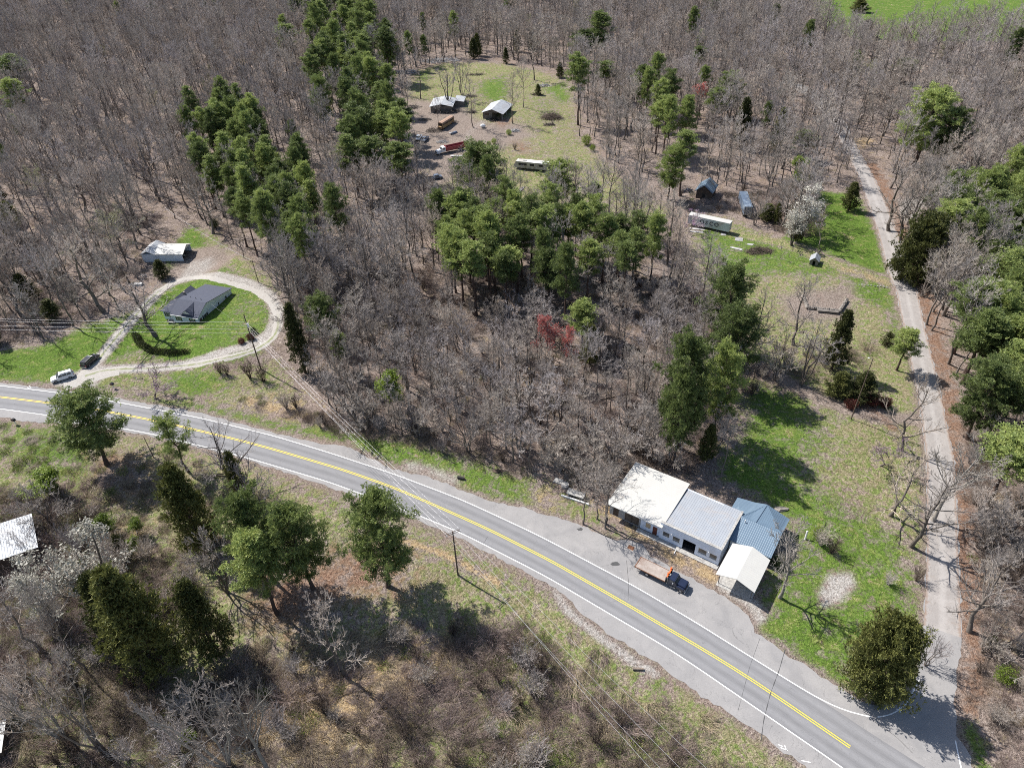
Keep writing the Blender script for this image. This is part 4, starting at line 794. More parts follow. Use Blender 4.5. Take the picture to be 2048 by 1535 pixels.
# single trees traced one by one: kind, foot, tip, crown half width, label
ONE = [
    ('open pine b', (203, 928), (145, 802), 56, 'lone bushy pine leaning over the lower highway edge near the left side'),
    ('thin pine', (371, 943), (330, 838), 34, 'thin pine beside the wide bare tree below the highway'),
    ('spread a', (418, 991), (405, 838), 62, 'wide bare tree with pale branches reaching over the lower highway line'),
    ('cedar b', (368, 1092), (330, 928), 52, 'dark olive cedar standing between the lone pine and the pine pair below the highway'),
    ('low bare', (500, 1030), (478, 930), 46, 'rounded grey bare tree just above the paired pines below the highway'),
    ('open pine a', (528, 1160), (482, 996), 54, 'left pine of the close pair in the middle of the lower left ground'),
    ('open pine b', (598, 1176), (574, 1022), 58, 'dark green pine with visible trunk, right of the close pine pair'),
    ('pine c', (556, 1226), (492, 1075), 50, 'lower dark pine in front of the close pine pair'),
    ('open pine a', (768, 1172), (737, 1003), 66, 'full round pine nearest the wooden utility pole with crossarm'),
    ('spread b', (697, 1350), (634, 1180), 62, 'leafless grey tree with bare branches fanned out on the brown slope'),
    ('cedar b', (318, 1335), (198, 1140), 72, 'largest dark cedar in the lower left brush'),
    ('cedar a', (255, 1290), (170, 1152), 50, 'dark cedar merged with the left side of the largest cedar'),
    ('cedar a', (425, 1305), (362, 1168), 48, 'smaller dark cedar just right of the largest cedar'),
    ('white bloom', (148, 1215), (112, 1068), 58, 'white blossoming tree beside the grey metal roof at the left edge'),
    ('white bloom', (40, 1240), (30, 1130), 34, 'smaller white blossoming tree below the grey metal roof'),
    ('low bare', (418, 1185), (392, 1050), 52, 'pale leafless tree leaning left between cedar and pine pair'),
    ('round evergreen', (1762, 1375), (1812, 1246), 66, 'big round olive evergreen at the corner of the road junction'),
    ('pale', (1588, 1194), (1612, 1045), 50, 'pale barked bare tree on the lawn right of the white canopy'),
    ('low bare', (1905, 1330), (1888, 1270), 26, 'small bare tree peeking out beside the round olive evergreen'),
    ('spread a', (1822, 1092), (1905, 930), 62, 'big bare tree on the left verge casting its shadow over the side road'),
    ('pale', (1880, 1040), (1960, 860), 58, 'tall pale limbed bare tree leaning over the side road'),
    ('spread a', (1970, 1262), (2040, 1110), 66, 'bare double trunk tree on the leafy bank right of the side road'),
    ('spread b', (1855, 900), (1872, 742), 46, 'tall dark bare tree rising from the verge of the narrow side road'),
    ('redbud', (1800, 930), (1785, 872), 34, 'faint purple budding tree at the edge of the big lawn'),
    ('spread b', (1845, 1030), (1838, 905), 50, 'twiggy bare tree over the side road, above the tree with the thick shadow'),
    ('cedar a', (1682, 738), (1700, 622), 26, 'tall ragged cedar in the small right clearing'),
    ('open pine a', (1489, 700), (1474, 540), 48, 'large pine at the left edge of the small right clearing'),
    ('open pine b', (1485, 780), (1478, 628), 50, 'large pine directly below the pine at the clearing edge'),
    ('open pine a', (1437, 895), (1392, 692), 56, 'big pine whose shadow falls on the lawn behind the store'),
    ('open pine b', (1478, 870), (1462, 702), 40, 'slimmer pine beside the big pine behind the store'),
    ('open pine b', (1402, 930), (1374, 762), 40, 'dark pine close behind the white roofed end of the store'),
    ('pine c', (1176, 700), (1168, 605), 34, 'single bright green pine by the red budding maple'),
    ('cedar a', (1190, 730), (1183, 650), 22, 'dark cedar below the single pine by the red maple'),
    ('red maple', (1092, 765), (1095, 635), 34, 'red budding maple in the middle of the grey wood'),
    ('red maple', (1142, 745), (1136, 650), 20, 'smaller red maple right of the larger red one in the grey wood'),
    ('fresh', (775, 830), (762, 738), 28, 'small green tree alone in the grey wood above the highway'),
    ('narrow cedar', (592, 745), (574, 606), 26, 'tall dark cedar at the right bend of the gravel loop'),
    ('open pine b', (660, 690), (636, 600), 34, 'bright green pine beside the cedar at the gravel loop'),
    ('pine c', (700, 745), (672, 665), 18, 'small pale pine in the wood right of the gravel loop'),
    ('spread a', (300, 672), (262, 555), 62, 'big bare yard tree left of the white house'),
    ('spread b', (190, 622), (130, 455), 58, 'big leafless tree on the wood edge left of the gravel drive'),
    ('budding', (262, 510), (208, 410), 40, 'pale green budding tree behind the white garage'),
    ('redbud', (292, 800), (286, 748), 44, 'low purple tinged redbud beside the highway below the house lawn'),
    ('cedar a', (325, 555), (313, 520), 16, 'dark little cedar in front of the white garage'),
    ('open pine b', (969, 407), (958, 292), 50, 'ragged pine with a long bare trunk below the red dump truck'),
    ('open pine a', (1120, 412), (1114, 328), 40, 'round pine just below the parked caravan'),
    ('pine c', (1192, 425), (1189, 368), 20, 'slender pine right of the round pine by the caravan'),
    ('pine a', (1168, 250), (1160, 112), 22, 'tall thin pine at the right edge of the far clearing'),
    ('pine c', (1205, 140), (1200, 26), 26, 'pale green pine standing above the grey wood top centre'),
    ('pine a', (1180, 140), (1172, 62), 30, 'dark pine left below the pale green pine top centre'),
    ('pine b', (1222, 200), (1215, 125), 20, 'small pine between the far clearing and the pine clump'),
    ('pine c', (578, 130), (566, 50), 22, 'lone pine in the grey wood top left of centre'),
    ('pine a', (45, 210), (12, 115), 24, 'dark pine at the upper left edge of the photo'),
    ('pine c', (50, 255), (14, 160), 22, 'second pine at the upper left edge, below the dark one'),
    ('pine b', (1412, 175), (1402, 95), 15, 'small thin pine in the grey wood left of the red tree'),
    ('red maple', (1420, 240), (1412, 165), 20, 'coral red budding tree in the grey wood upper right'),
    ('open pine b', (1462, 235), (1468, 152), 26, 'pine just right of the coral red tree'),
    ('pine a', (1445, 265), (1440, 178), 22, 'pine just below the coral red tree'),
    ('narrow cedar', (1492, 295), (1496, 195), 20, 'narrow pine-like evergreen right of the pine clump'),
    ('narrow cedar', (1565, 300), (1570, 215), 18, 'pointed green evergreen above the dark blue trailer'),
    ('pine c', (1612, 320), (1612, 262), 22, 'dark pine left of the far end of the side road'),
    ('open pine a', (1865, 330), (1875, 185), 44, 'large lone pine above the right pine stand'),
    ('open pine b', (1900, 335), (1912, 225), 30, 'shorter pine close right of the large lone pine'),
    ('pine c', (1812, 165), (1815, 118), 22, 'small round pine in the wood below the far green field'),
    ('budding', (1745, 190), (1752, 120), 28, 'pale yellow green budding tree below the far green field'),
    ('cedar a', (1722, 25), (1724, -2), 18, 'dark cedar standing at the edge of the far green field'),
    ('cedar a', (1735, 75), (1738, 40), 17, 'dark round cedar in the wood under the far field'),
    ('fresh', (1604, 385), (1606, 308), 18, 'yellow green budding tree at the upper end of the bright lawn'),
    ('white bloom', (1618, 470), (1626, 375), 32, 'white blossoming tree at the upper left corner of the bright lawn'),
    ('white bloom', (1590, 490), (1600, 415), 24, 'second white blossoming tree lower left beside the first at the bright lawn'),
    ('sapling', (1649, 508), (1660, 420), 26, 'slender bare tree alone on the bright lawn'),
    ('sapling', (1563, 517), (1570, 480), 9, 'left of two thin saplings near the debris pile'),
    ('sapling', (1580, 515), (1586, 480), 8, 'right of two thin saplings near the debris pile'),
    ('round evergreen', (1850, 560), (1872, 432), 52, 'large dark olive cedar right beside the side road'),
    ('spread b', (1804, 462), (1825, 318), 48, 'large bare tree right of the side road where the gravel lane leaves'),
    ('spread a', (1530, 735), (1538, 575), 42, 'bare tree left in the small right clearing'),
    ('spread b', (1628, 690), (1626, 545), 48, 'spreading bare tree over the stone ruin'),
    ('multi', (1612, 770), (1640, 640), 46, 'many stemmed bare tree below the stone ruin'),
    ('low bare', (1560, 760), (1575, 660), 34, 'dark twiggy bare tree in the middle of the small right clearing'),
    ('cedar a', (1738, 800), (1738, 745), 30, 'dark low cedar above the dirt track by the lamp pole'),
    ('cedar a', (1690, 790), (1690, 745), 28, 'dark low evergreen left of the lamp pole'),
    ('small cedar', (1783, 690), (1783, 665), 14, 'small dark evergreen bush next to the side road verge'),
    ('pine c', (1808, 740), (1824, 662), 26, 'thin young pine overhanging the side road'),
    ('forest f', (1002, 410 - 60), (998, 270), 16, 'bare tree standing at the left end of the caravan'),
    ('forest b', (842, 198), (830, 90), 14, 'tall bare tree at the left side of the far clearing'),
    ('multi', (894, 215), (890, 125), 26, 'many stemmed bare tree rising in front of the old grey shed'),
    ('multi', (926, 200), (918, 115), 20, 'bare tree just right behind the old grey shed'),
    ('forest f', (877, 262), (872, 185), 12, 'thin bare tree beside the rusty yellow bus'),
    ('forest e', (958, 255), (940, 150), 16, 'slim bare tree left in front of the tin roofed barn'),
    ('forest e', (1027, 247), (1022, 140), 16, 'slim bare tree right beside the tin roofed barn'),
    ('forest f', (1050, 215), (1045, 112), 20, 'bare tree on the grass behind the tin roofed barn'),
    ('forest b', (1073, 160), (1068, 60), 18, 'taller bare tree behind the brush pile at the far clearing'),
    ('narrow cedar', (1076, 190), (1076, 168), 8, 'little dark cedar near the back of the far clearing'),
    ('low bare', (935, 345), (915, 300), 28, 'purplish bare shrubby tree next to the red dump truck'),
    ('budding', (915, 420), (905, 370), 36, 'pale budding tree below the far clearing, left of the ragged pine'),
    ('low bare', (1420, 545), (1425, 500), 26, 'small bare tree at the lower edge of the right clearing grass'),
    ('cedar a', (1478, 575), (1482, 545), 14, 'dark cedar tip behind the large pine of the right clearing'),
    ('redbud', (1400, 465), (1383, 425), 26, 'reddish budding tree at the left end of the long white trailer'),
    ('cedar a', (1540, 440), (1540, 408), 20, 'dark evergreen thicket right of the dark blue trailer'),
    ('cedar a', (1715, 420), (1712, 365), 18, 'dark evergreen at the top right corner of the bright lawn'),
    ('cedar a', (440, 1000), (452, 905), 24, 'dark small cedar behind the rounded bare tree under the highway'),
    ('multi pale', (300, 1530), (330, 1330), 80, 'pale many stemmed tree rising from the bottom left edge'),
    ('pale', (318, 1545), (420, 1335), 60, 'pale slanting bare tree next to the many stemmed one at the bottom'),
    ('forest f', (140, 1345), (40, 1170), 48, 'dark trunked bare tree in the lower left brush'),
    ('forest b', (52, 1305), (-20, 1170), 44, 'dark twin trunk bare tree at the left edge below the metal roof'),
    ('multi', (100, 1500), (60, 1330), 60, 'twiggy grey tree in the bottom left corner'),
    ('multi pale', (-10, 1480), (-40, 1290), 60, 'pale branched tree cut by the left edge near the bottom'),
    ('low bare', (60, 1050), (45, 960), 44, 'bare thicket tree above the grey metal roof'),
    ('fresh', (60, 1000), (75, 950), 28, 'yellow green budding shrub tree above the grey metal roof'),
    ('fresh', (190, 1075), (188, 1028), 17, 'bright lime green sapling in the left brush'),
    ('fresh', (262, 1075), (258, 1040), 14, 'lime green sapling right of the other lime sapling'),
    ('fresh', (268, 1110), (263, 1078), 12, 'lowest small lime green sapling in the left brush'),
]
ONE += [('multi', (1246, 938), (1238, 840), 40, 'bare many stemmed tree at the left rear corner of the white roofed garage'), ('forest f', (1300, 915), (1304, 800), 34, 'bare tree right behind the middle of the white garage roof'),
    ('low bare', (1345, 935), (1350, 860), 34, 'tangled bare tree behind the right end of the white garage roof'), ('forest a', (1205, 955), (1195, 850), 34, 'bare tree at the wood edge between slab table and garage'),
    ('low bare', (1165, 960), (1155, 890), 36, 'low twiggy tree arching over the slab table'), ('cedar a', (1432, 920), (1425, 850), 22, 'dark cedar thicket behind the grey roofed part of the store')]
def upright(b, t): return (t[0] + (1088 - t[0]) * (b[1] - t[1]) / (2528 - t[1]), b[1])
ONE = [(a_, upright(b_, t_), t_, r_, l_) for a_, b_, t_, r_, l_ in ONE]
ONE += [('forest f', (1360, 382), (1352, 300), 16, 'bare tree left of the shaded cabin'), ('multi', (1420, 380), (1424, 300), 18, 'many stemmed bare tree between cabin and blue trailer'), ('forest a', (1452, 372), (1458, 285), 16, 'bare tree behind the upper end of the blue trailer'), ('low bare', (1508, 450), (1514, 385), 22, 'twiggy bare tree right of the blue trailer'), ('open pine b', (1335, 400), (1325, 300), 26, 'pine shading the cabin from the left')]
for kd, b, t, r, lab in ONE: tree_px(kd, b, t, r, lab)
for i, (b, t, r) in enumerate((((948, 118), (946, 76), 12), ((955, 112), (953, 66), 11), ((1012, 128), (1010, 95), 8), ((1120, 155), (1119, 124), 9), ((1034, 104), (1033, 60), 9), ((905, 70), (904, 42), 8), ((700, 350), (699, 318), 12), ((60, 600), (40, 545), 22), ((110, 640), (98, 595), 20), ((30, 450), (15, 400), 18), ((560, 470), (552, 430), 14))):
    tree_px('cedar b' if i % 2 else 'narrow cedar', b, t, r, 'small dark evergreen standing among the bare trees behind the far clearing' if i < 6 else 'small dark evergreen in the bare wood around the white house', 'small evergreens behind the far clearing' if i < 6 else 'small evergreens near the white house')
SH = [
    ('green shrub', (300, 1165), 1.5, 'lower of two small dark bushes in the left brush'), ('green shrub', (288, 1148), 1.2, 'upper of two small dark bushes in the left brush'), ('cedar', (232, 1100), 2.6, ''),
    ('red shrub', (484, 686), 1.5, 'red ball shrub left of the pair by the gravel loop'), ('red shrub', (503, 678), 1.8, 'larger red ball shrub of the pair by the gravel loop'), ('green shrub', (508, 665), 1.6, 'green ball shrub behind the red pair at the gravel loop'),
    ('fresh shrub', (988, 288), 2.4, 'bright green bush beside the dirt mound in the far clearing'), ('fresh shrub', (978, 292), 2.0, 'bright green bush left of the other in the far clearing'), ('fresh shrub', (1018, 270), 2.4, 'green bush below the tin roofed barn'),
    ('fresh shrub', (1172, 290), 4.0, 'green bushy growth at the right edge of the far clearing'), ('fresh shrub', (1185, 302), 2.6, 'lime bush at the wood edge right of the far clearing'),
    ('green shrub', (430, 455), 3, 'dark bush at the top end of the yard path'), ('bare shrub', (440, 745), 3.2, 'left bare shrub below the gravel loop'), ('bare shrub', (455, 750), 3.2, 'second bare shrub below the gravel loop'), ('bare shrub', (500, 755), 4.6, 'bare twiggy shrub left of the tall wire pole foot'), ('bare shrub', (528, 762), 4.6, 'bare twiggy shrub right of the tall wire pole foot'),
    ('green shrub', (1500, 1150 + 16), 2.0, 'olive bush tucked beside the white canopy'), ('grey shrub', (1640, 1090), 4.5, 'olive grey thicket on the lawn right of the blue roof'), ('bare shrub', (1662, 1105), 4.0, 'brown bare thicket on the lawn right of the blue roof'), ('fresh shrub', (1635, 1075), 2.6, 'yellowish bush in the thicket on the lawn'),
    ('green shrub', (1556, 1130), 2.6, 'bush below the brush heap by the blue roof'), ('red shrub', (1742, 808), 2.8, 'red budding bush under the lamp pole'), ('red shrub', (1768, 812), 2.4, 'red budding bush right of the other by the lamp pole'), ('red shrub', (1700, 815), 2.2, 'reddish bush on the dirt track left of the lamp pole'),
    ('grey shrub', (1775, 1168), 3.4, 'olive thicket at the verge near the side road'), ('bare shrub', (1832, 1160), 3.2, 'bare brush at the foot of the big verge tree'), ('fresh shrub', (530, 1395), 2.2, 'lime green patch of bush in the brown brush'), ('fresh shrub', (380, 1480), 2.6, 'green bush near the bottom edge at the left'), ('fresh shrub', (90, 965), 2.6, 'green bush in the upper left brush'),
    ('green shrub', (110, 985), 3.0, 'dark bush behind the lime bush in the upper left brush'), ('fresh shrub', (1440, 525), 2.4, 'yellowish bush on the right clearing grass'), ('bare shrub', (1030, 300), 2.6, 'brown bare bush below the barn'), ('bare shrub', (1790, 700), 3, 'grey twiggy bush beside the narrow road verge'),
    ('grey shrub', (1985, 1440), 4, 'grey brush at the road corner right edge'), ('fresh shrub', (2005, 1360), 3, 'pale green bush on the right leafy bank'), ('grey shrub', (2035, 1300), 4.4, 'pale arching brush at the right edge'), ('small cedar', (1980, 1290), 2.4, 'dark green bush on the right leafy bank'),
]
for kd, b, h, lab in SH:
    if kd == 'cedar': tree_px('small cedar', (250, 1110), (240, 1065), 16, 'small olive cedar between the lime saplings and the big cedars'); continue
    plant(kd, G(*b), h, None, lab)
# hedge under the big yard tree
def hedge():
    t = thing('hedge', G(330, 705), 0, 'long low olive hedge curving under the big bare yard tree', 'hedge'); C = []
    qq = np.random.default_rng(5); L = np.array([G(*p) for p in [(272, 672), (282, 690), (305, 703), (340, 708), (378, 703)]]) - np.array(t.location)
    P, tt = resample(L[:, :2], .25); 
    for p in P:
        n = 34; c = qq.normal(0, 1, (n, 3)); c /= np.linalg.norm(c, axis=1)[:, None]; c *= np.array([1.1, 1.1, 1.0]) * qq.uniform(.7, 1.05, (n, 1)); c[:, 2] = np.abs(c[:, 2]) * 1.5; C.append(c + np.array([p[0], p[1], -.1]))
    C = np.concatenate(C); V, F, ti = tufts(C, np.tile([0, 0, 1.], (len(C), 1)), 4, .25, .1, qq); add('foliage', mesh_np('hedge_foliage', [(V, F, 0)], [M['cedar']], False, ti), t)
    V, F = tubes(np.stack([P[::4, 0], P[::4, 1], np.zeros(len(P[::4]))], 1), np.stack([P[::4, 0], P[::4, 1] + .2, np.full(len(P[::4]), 1.1)], 1), np.full(len(P[::4]), .05), np.full(len(P[::4]), .02), 4); add('stems', mesh_np('hedge_stems', [(V, F, 0)], [M['bark']]), t)
hedge()
# bare hardwoods: nearest ones are trees of their own, the far wood is one mass
x, y = jgrid(-520, 420, 30, 760, 6.0, q, .16)
x2, y2 = jgrid(-90, 130, 80, 200, 5.8, q, .15); x = np.concatenate([x, x2]); y = np.concatenate([y, y2])
k = free(x, y); BAND = fl([(840, 560), (1390, 540), (1400, 640), (860, 690)]); k &= ~(inside(x, y, BAND) & (q.random(len(x)) < .72)); k &= ~((wob(x, y, .07, 2.) > .55) & (y < 230) & (q.random(len(x)) < .8)); x = x[k]; y = y[k]
px, py = proj(x, y, hgt(x, y)); k = (px > -200) & (px < 2250) & (py > -120) & (py < 1700); x = x[k]; y = y[k]; px = px[k]; py = py[k]
inp = np.zeros(len(x), bool)
for P in SP: inp |= inside(x, y, P)
k = ~inp | (q.random(len(x)) < .30); x = x[k]; y = y[k]; px = px[k]; py = py[k]
for b in ONE:
    if b[0].split()[0] in ('spread', 'open', 'cedar', 'narrow', 'pine', 'round', 'red', 'fresh', 'budding'):
        g = flat(*b[1]); k = np.hypot(x - g[0], y - g[1]) > (3.0 if b[0][0] != 'r' else 4); x = x[k]; y = y[k]; px = px[k]; py = py[k]
ds = np.hypot(x, y); order = np.argsort(ds + np.where((px < -20) | (px > 2080) | (py < -10), 2000, 0)); NI = 250
FK = ['forest a', 'forest b', 'forest c', 'forest d', 'forest e', 'forest f', 'multi', 'forest a', 'forest e', 'low bare']
REGL = [(lambda u, v: u > 1880, 'bare hardwood on the leafy bank right of the side road', 'bare trees right of the side road'),
        (lambda u, v: (u > 560) & (v > 540) & (u <= 1500), 'bare grey hardwood in the wood between the highway and the pine stand', 'bare trees of the middle wood'),
        (lambda u, v: u < 560, 'bare grey hardwood in the wood beside and behind the white house', 'bare trees around the white house'),
        (lambda u, v: u >= 1380, 'bare grey hardwood in the wood around the white and blue trailers', 'bare trees by the trailers'),
        (lambda u, v: True, 'bare grey hardwood in the wood left of the middle pines', 'bare trees left of the middle pines')]
for j in order[:NI]:
    for fn, lab, grp in REGL:
        if fn(px[j], py[j]): break
    kd = FK[q.integers(len(FK))]; hh = q.uniform(12, 18) if kd not in ('low bare', 'forest e') else q.uniform(8, 13)
    if px[j] > 1900 and py[j] > 900: hh *= .8
    if 'middle' in grp: lab = 'bare grey hardwood in the middle wood, ' + ['left part', 'centre part', 'right part'][int(np.clip((px[j] - 560) / 310, 0, 2))] + [' under the pines', ' half way down', ' close to the highway'][int(np.clip((py[j] - 560) / 140, 0, 2))]
    lab = {'multi': 'many stemmed ', 'low bare': 'low bushy ', 'forest e': 'slim '}.get(kd, 'tall ' if hh > 15 else '') + lab
    b = (x[j], y[j], float(hgt(x[j], y[j]))); plant(kd, b, hh, SRC[kd][3] * hh / SRC[kd][2] * q.uniform(.9, 1.15), lab, grp)

def gn_scatter(name, label, pts, rot, scl, var, kinds, z0=-.05):
    """one object: copies of a few plants standing at the given points"""
    me = bpy.data.meshes.new(name); me.vertices.add(len(pts)); me.vertices.foreach_set('co', pts.astype('f').ravel())
    for nm_, v in (('rot', rot), ('scl', scl)):
        a = me.attributes.new(nm_, 'FLOAT', 'POINT'); a.data.foreach_set('value', v.astype('f'))
    a = me.attributes.new('var', 'INT', 'POINT'); a.data.foreach_set('value', var.astype('i'))
    o = tag(add(name, me), label, None, None, 'stuff')
    ng = bpy.data.node_groups.new(name, 'GeometryNodeTree'); ng.interface.new_socket('Geometry', in_out='INPUT', socket_type='NodeSocketGeometry'); ng.interface.new_socket('Geometry', in_out='OUTPUT', socket_type='NodeSocketGeometry')
    N = ng.nodes; L = ng.links; gi = N.new('NodeGroupInput'); go = N.new('NodeGroupOutput'); jn = N.new('GeometryNodeJoinGeometry')
    def attr(n, t='FLOAT'):
        a = N.new('GeometryNodeInputNamedAttribute'); a.data_type = t; a.inputs[0].default_value = n; return a.outputs[0]
    for vi, srcs in enumerate(kinds):
        for so in srcs:
            oi = N.new('GeometryNodeObjectInfo'); oi.inputs['Object'].default_value = so; oi.inputs['As Instance'].default_value = True
            ip = N.new('GeometryNodeInstanceOnPoints'); L.new(gi.outputs[0], ip.inputs['Points']); L.new(oi.outputs['Geometry'], ip.inputs['Instance'])
            cp = N.new('FunctionNodeCompare'); cp.data_type = 'INT'; cp.operation = 'EQUAL'; L.new(attr('var', 'INT'), cp.inputs[2]); cp.inputs[3].default_value = vi; L.new(cp.outputs[0], ip.inputs['Selection'])
            cx = N.new('ShaderNodeCombineXYZ'); L.new(attr('rot'), cx.inputs[2]); L.new(cx.outputs[0], ip.inputs['Rotation'])
            cs = N.new('ShaderNodeCombineXYZ'); 
            for c_ in range(3): L.new(attr('scl'), cs.inputs[c_])
            L.new(cs.outputs[0], ip.inputs['Scale']); L.new(ip.outputs[0], jn.inputs[0])
    L.new(jn.outputs[0], go.inputs[0]); md = o.modifiers.new('scatter', 'NODES'); md.node_group = ng
    return o
def srcobj(kind):
    out = []
    for m_ in SRC[kind][:2]: out.append(bpy.data.objects.new(kind, m_))
    return out
rest = order[NI:]
VK = ['forest a', 'forest b', 'forest c', 'forest d', 'forest e', 'forest f', 'multi', 'sapling', 'spread a', 'spread b', 'budding', 'pine c', 'cedar a']
var = q.choice(len(VK), len(rest), p=[.15, .11, .14, .10, .08, .14, .06, .04, .08, .07, .015, .008, .007])
xs, ys = x[rest], y[rest]; hs = q.uniform(.62, 1.22, len(rest)); hs = np.where(var == 7, 1.2, hs); hs = np.where((var == 8) | (var == 9), hs * 1.25, hs)
gn_scatter('distant_bare_wood', 'far leafless grey hardwood forest covering the upper part of the view', np.stack([xs, ys, hgt(xs, ys) - .1], 1), q.uniform(0, 6.28, len(rest)), hs, var, [srcobj(k_) for k_ in VK])
print('bare', len(x), 'rest', len(rest))

# ------------------------------------------------------------------ brush, bramble and tall grass
def clump(kind, seed, n, h, R, leaf, lean=(0, 0), r=.012, arch=.8, nseg=3, leaves=None):
    q = np.random.default_rng(seed); az = q.uniform(0, 6.283, n); rad = np.sqrt(q.random(n)) * R * .55
    p = np.stack([np.cos(az) * rad, np.sin(az) * rad, np.zeros(n)], 1); d = np.stack([np.cos(az) * .5 + lean[0], np.sin(az) * .5 + lean[1], np.full(n, 1.)], 1) + q.normal(0, .28, (n, 3)); L = h * q.uniform(.5, 1.25, (n, 1)); nodes = [p]
    for k in range(nseg):
        d = d / np.linalg.norm(d, axis=1)[:, None]; p = p + d * L / nseg; p[:, 2] = np.maximum(p[:, 2], .04); nodes.append(p); d[:, 2] -= arch / nseg * 1.6; d = d + q.normal(0, .12, (n, 3))
    B = Br(np.stack(nodes, 1), np.full((n, nseg + 1), 1.) * np.linspace(r, r * .35, nseg + 1)); cv = [(*B.tub(3), 0)]; ti = np.repeat(q.uniform(0, 1, n), nseg * 3); mats = [M[leaf]]
    if nseg > 2:
        S = grow(B, 4, .25, 1, .4, 40, -.1, 1, .7, q, .2); S.R = np.full(S.R.shape, r * .6); c2 = (*spikes(S.N[:, 0], S.N[:, -1], S.R[:, 0]), 0); cv.append(c2); ti = np.concatenate([ti, q.uniform(0, 1, len(c2[1]))])
    if leaves:
        V, F, t2 = flakes(B.N[:, 1:].reshape(-1, 3), leaves[1], leaves[2], q, leaves[2] * 1.2, .5); cv.append((V, F, 1)); mats.append(M[leaves[0]]); ti = np.concatenate([ti, t2])
    me = mesh_np(kind, cv, mats, False, ti); return [bpy.data.objects.new(kind, me)]
M['pinkgrass'] = leafmat('pinkish dead grass', [(0, (.16, .11, .10)), (.5, (.30, .225, .20)), (1, (.46, .38, .33))], .8, .1)
BK = [clump('bramble', 1, 110, 1.7, 1.9, 'bramble'), clump('bramble', 2, 90, 2.1, 1.7, 'bramble', arch=.5), clump('dead grass', 3, 170, 1.2, 1.7, 'straw', (.7, -.3), .016, 1.2, 2), clump('dead grass', 4, 190, 1.5, 2.0, 'pinkgrass', (1.0, .5), .015, 1.3, 2),
      clump('green growth', 5, 70, .6, 1.3, 'straw', leaves=('fresh', 2, .13)), clump('olive growth', 6, 60, 1.1, 1.4, 'bramble', leaves=('bush', 2, .13)), clump('grey brush', 7, 80, 2.8, 1.3, 'pinkgrass', arch=.15, r=.014), srcobj('grey shrub'), srcobj('bare shrub')]
def brush_field(name, label, regions, seed, extra=None, hs=(.7, 1.25)):
    q = np.random.default_rng(seed); PT = []; VR = []
    for poly, sp, probs in regions:
        P = fl(poly); x, y = jgrid(P[:, 0].min(), P[:, 0].max(), P[:, 1].min(), P[:, 1].max(), sp, q, .15); k = inside(x, y, P) & (sdf(x, y, ASPH) < -1.8)
        for E_ in (extra or []): k &= ~inside(x, y, E_)
        x = x[k]; y = y[k]; w = np.array(list(probs) + ([.9, .9] if probs[0] > 1.5 else [.12, .12]), float); nz = np.stack([wob(x, y, .06 + .013 * j, 3 * j) for j in range(len(w))], 1); pr = w[None] * np.exp(1.6 * nz); pr /= pr.sum(1)[:, None]
        VR.append((pr.cumsum(1) < q.random(len(x))[:, None]).sum(1)); PT.append(np.stack([x, y, hgt(x, y)], 1))
    PT = np.concatenate(PT); VR = np.concatenate(VR); rot = q.uniform(0, 6.28, len(PT)); comb = (VR == 2) | (VR == 3); rot = np.where(comb, wob(PT[:, 0], PT[:, 1], .05, 1.) * 2.5 + q.normal(0, .3, len(PT)), rot)
    return gn_scatter(name, label, PT, rot, q.uniform(hs[0], hs[1], len(PT)), VR, BK)
brush_field('bramble_thicket', 'brown bramble thicket and dead grass over the rough ground below the highway', [
    ([(-120, 1000), (0, 975), (150, 1000), (330, 1110), (420, 1190), (300, 1250), (350, 1380), (480, 1300), (640, 1370), (700, 1440), (880, 1300), (900, 1230), (1060, 1250), (1180, 1330), (1350, 1440), (1560, 1600), (-150, 1650)], 1.75, [4, 2.5, 2, 2.5, .5, .8, 1.2]),
    ([(160, 1000), (330, 900), (470, 960), (560, 1000), (520, 1090), (400, 1200), (300, 1130)], 3.0, [1, .5, 3, 1, 1, .5, 0]),
    ([(420, 1290), (640, 1360), (700, 1440), (880, 1300), (830, 1220), (700, 1260)], 2.2, [.3, .2, 5, 3, .5, 0, 0]),
    ([(1100, 1215), (1180, 1290), (1560, 1530), (1560, 1600), (1350, 1440), (1180, 1330)], 4.5, [.3, 0, 2, 1.5, 2, .5, 0]),
    ([(0, 850), (200, 870), (280, 900), (200, 1000), (0, 975)], 3.2, [.5, 0, 1, .5, 3, 1, 0]),
], 3, hs=(.8, 1.6))
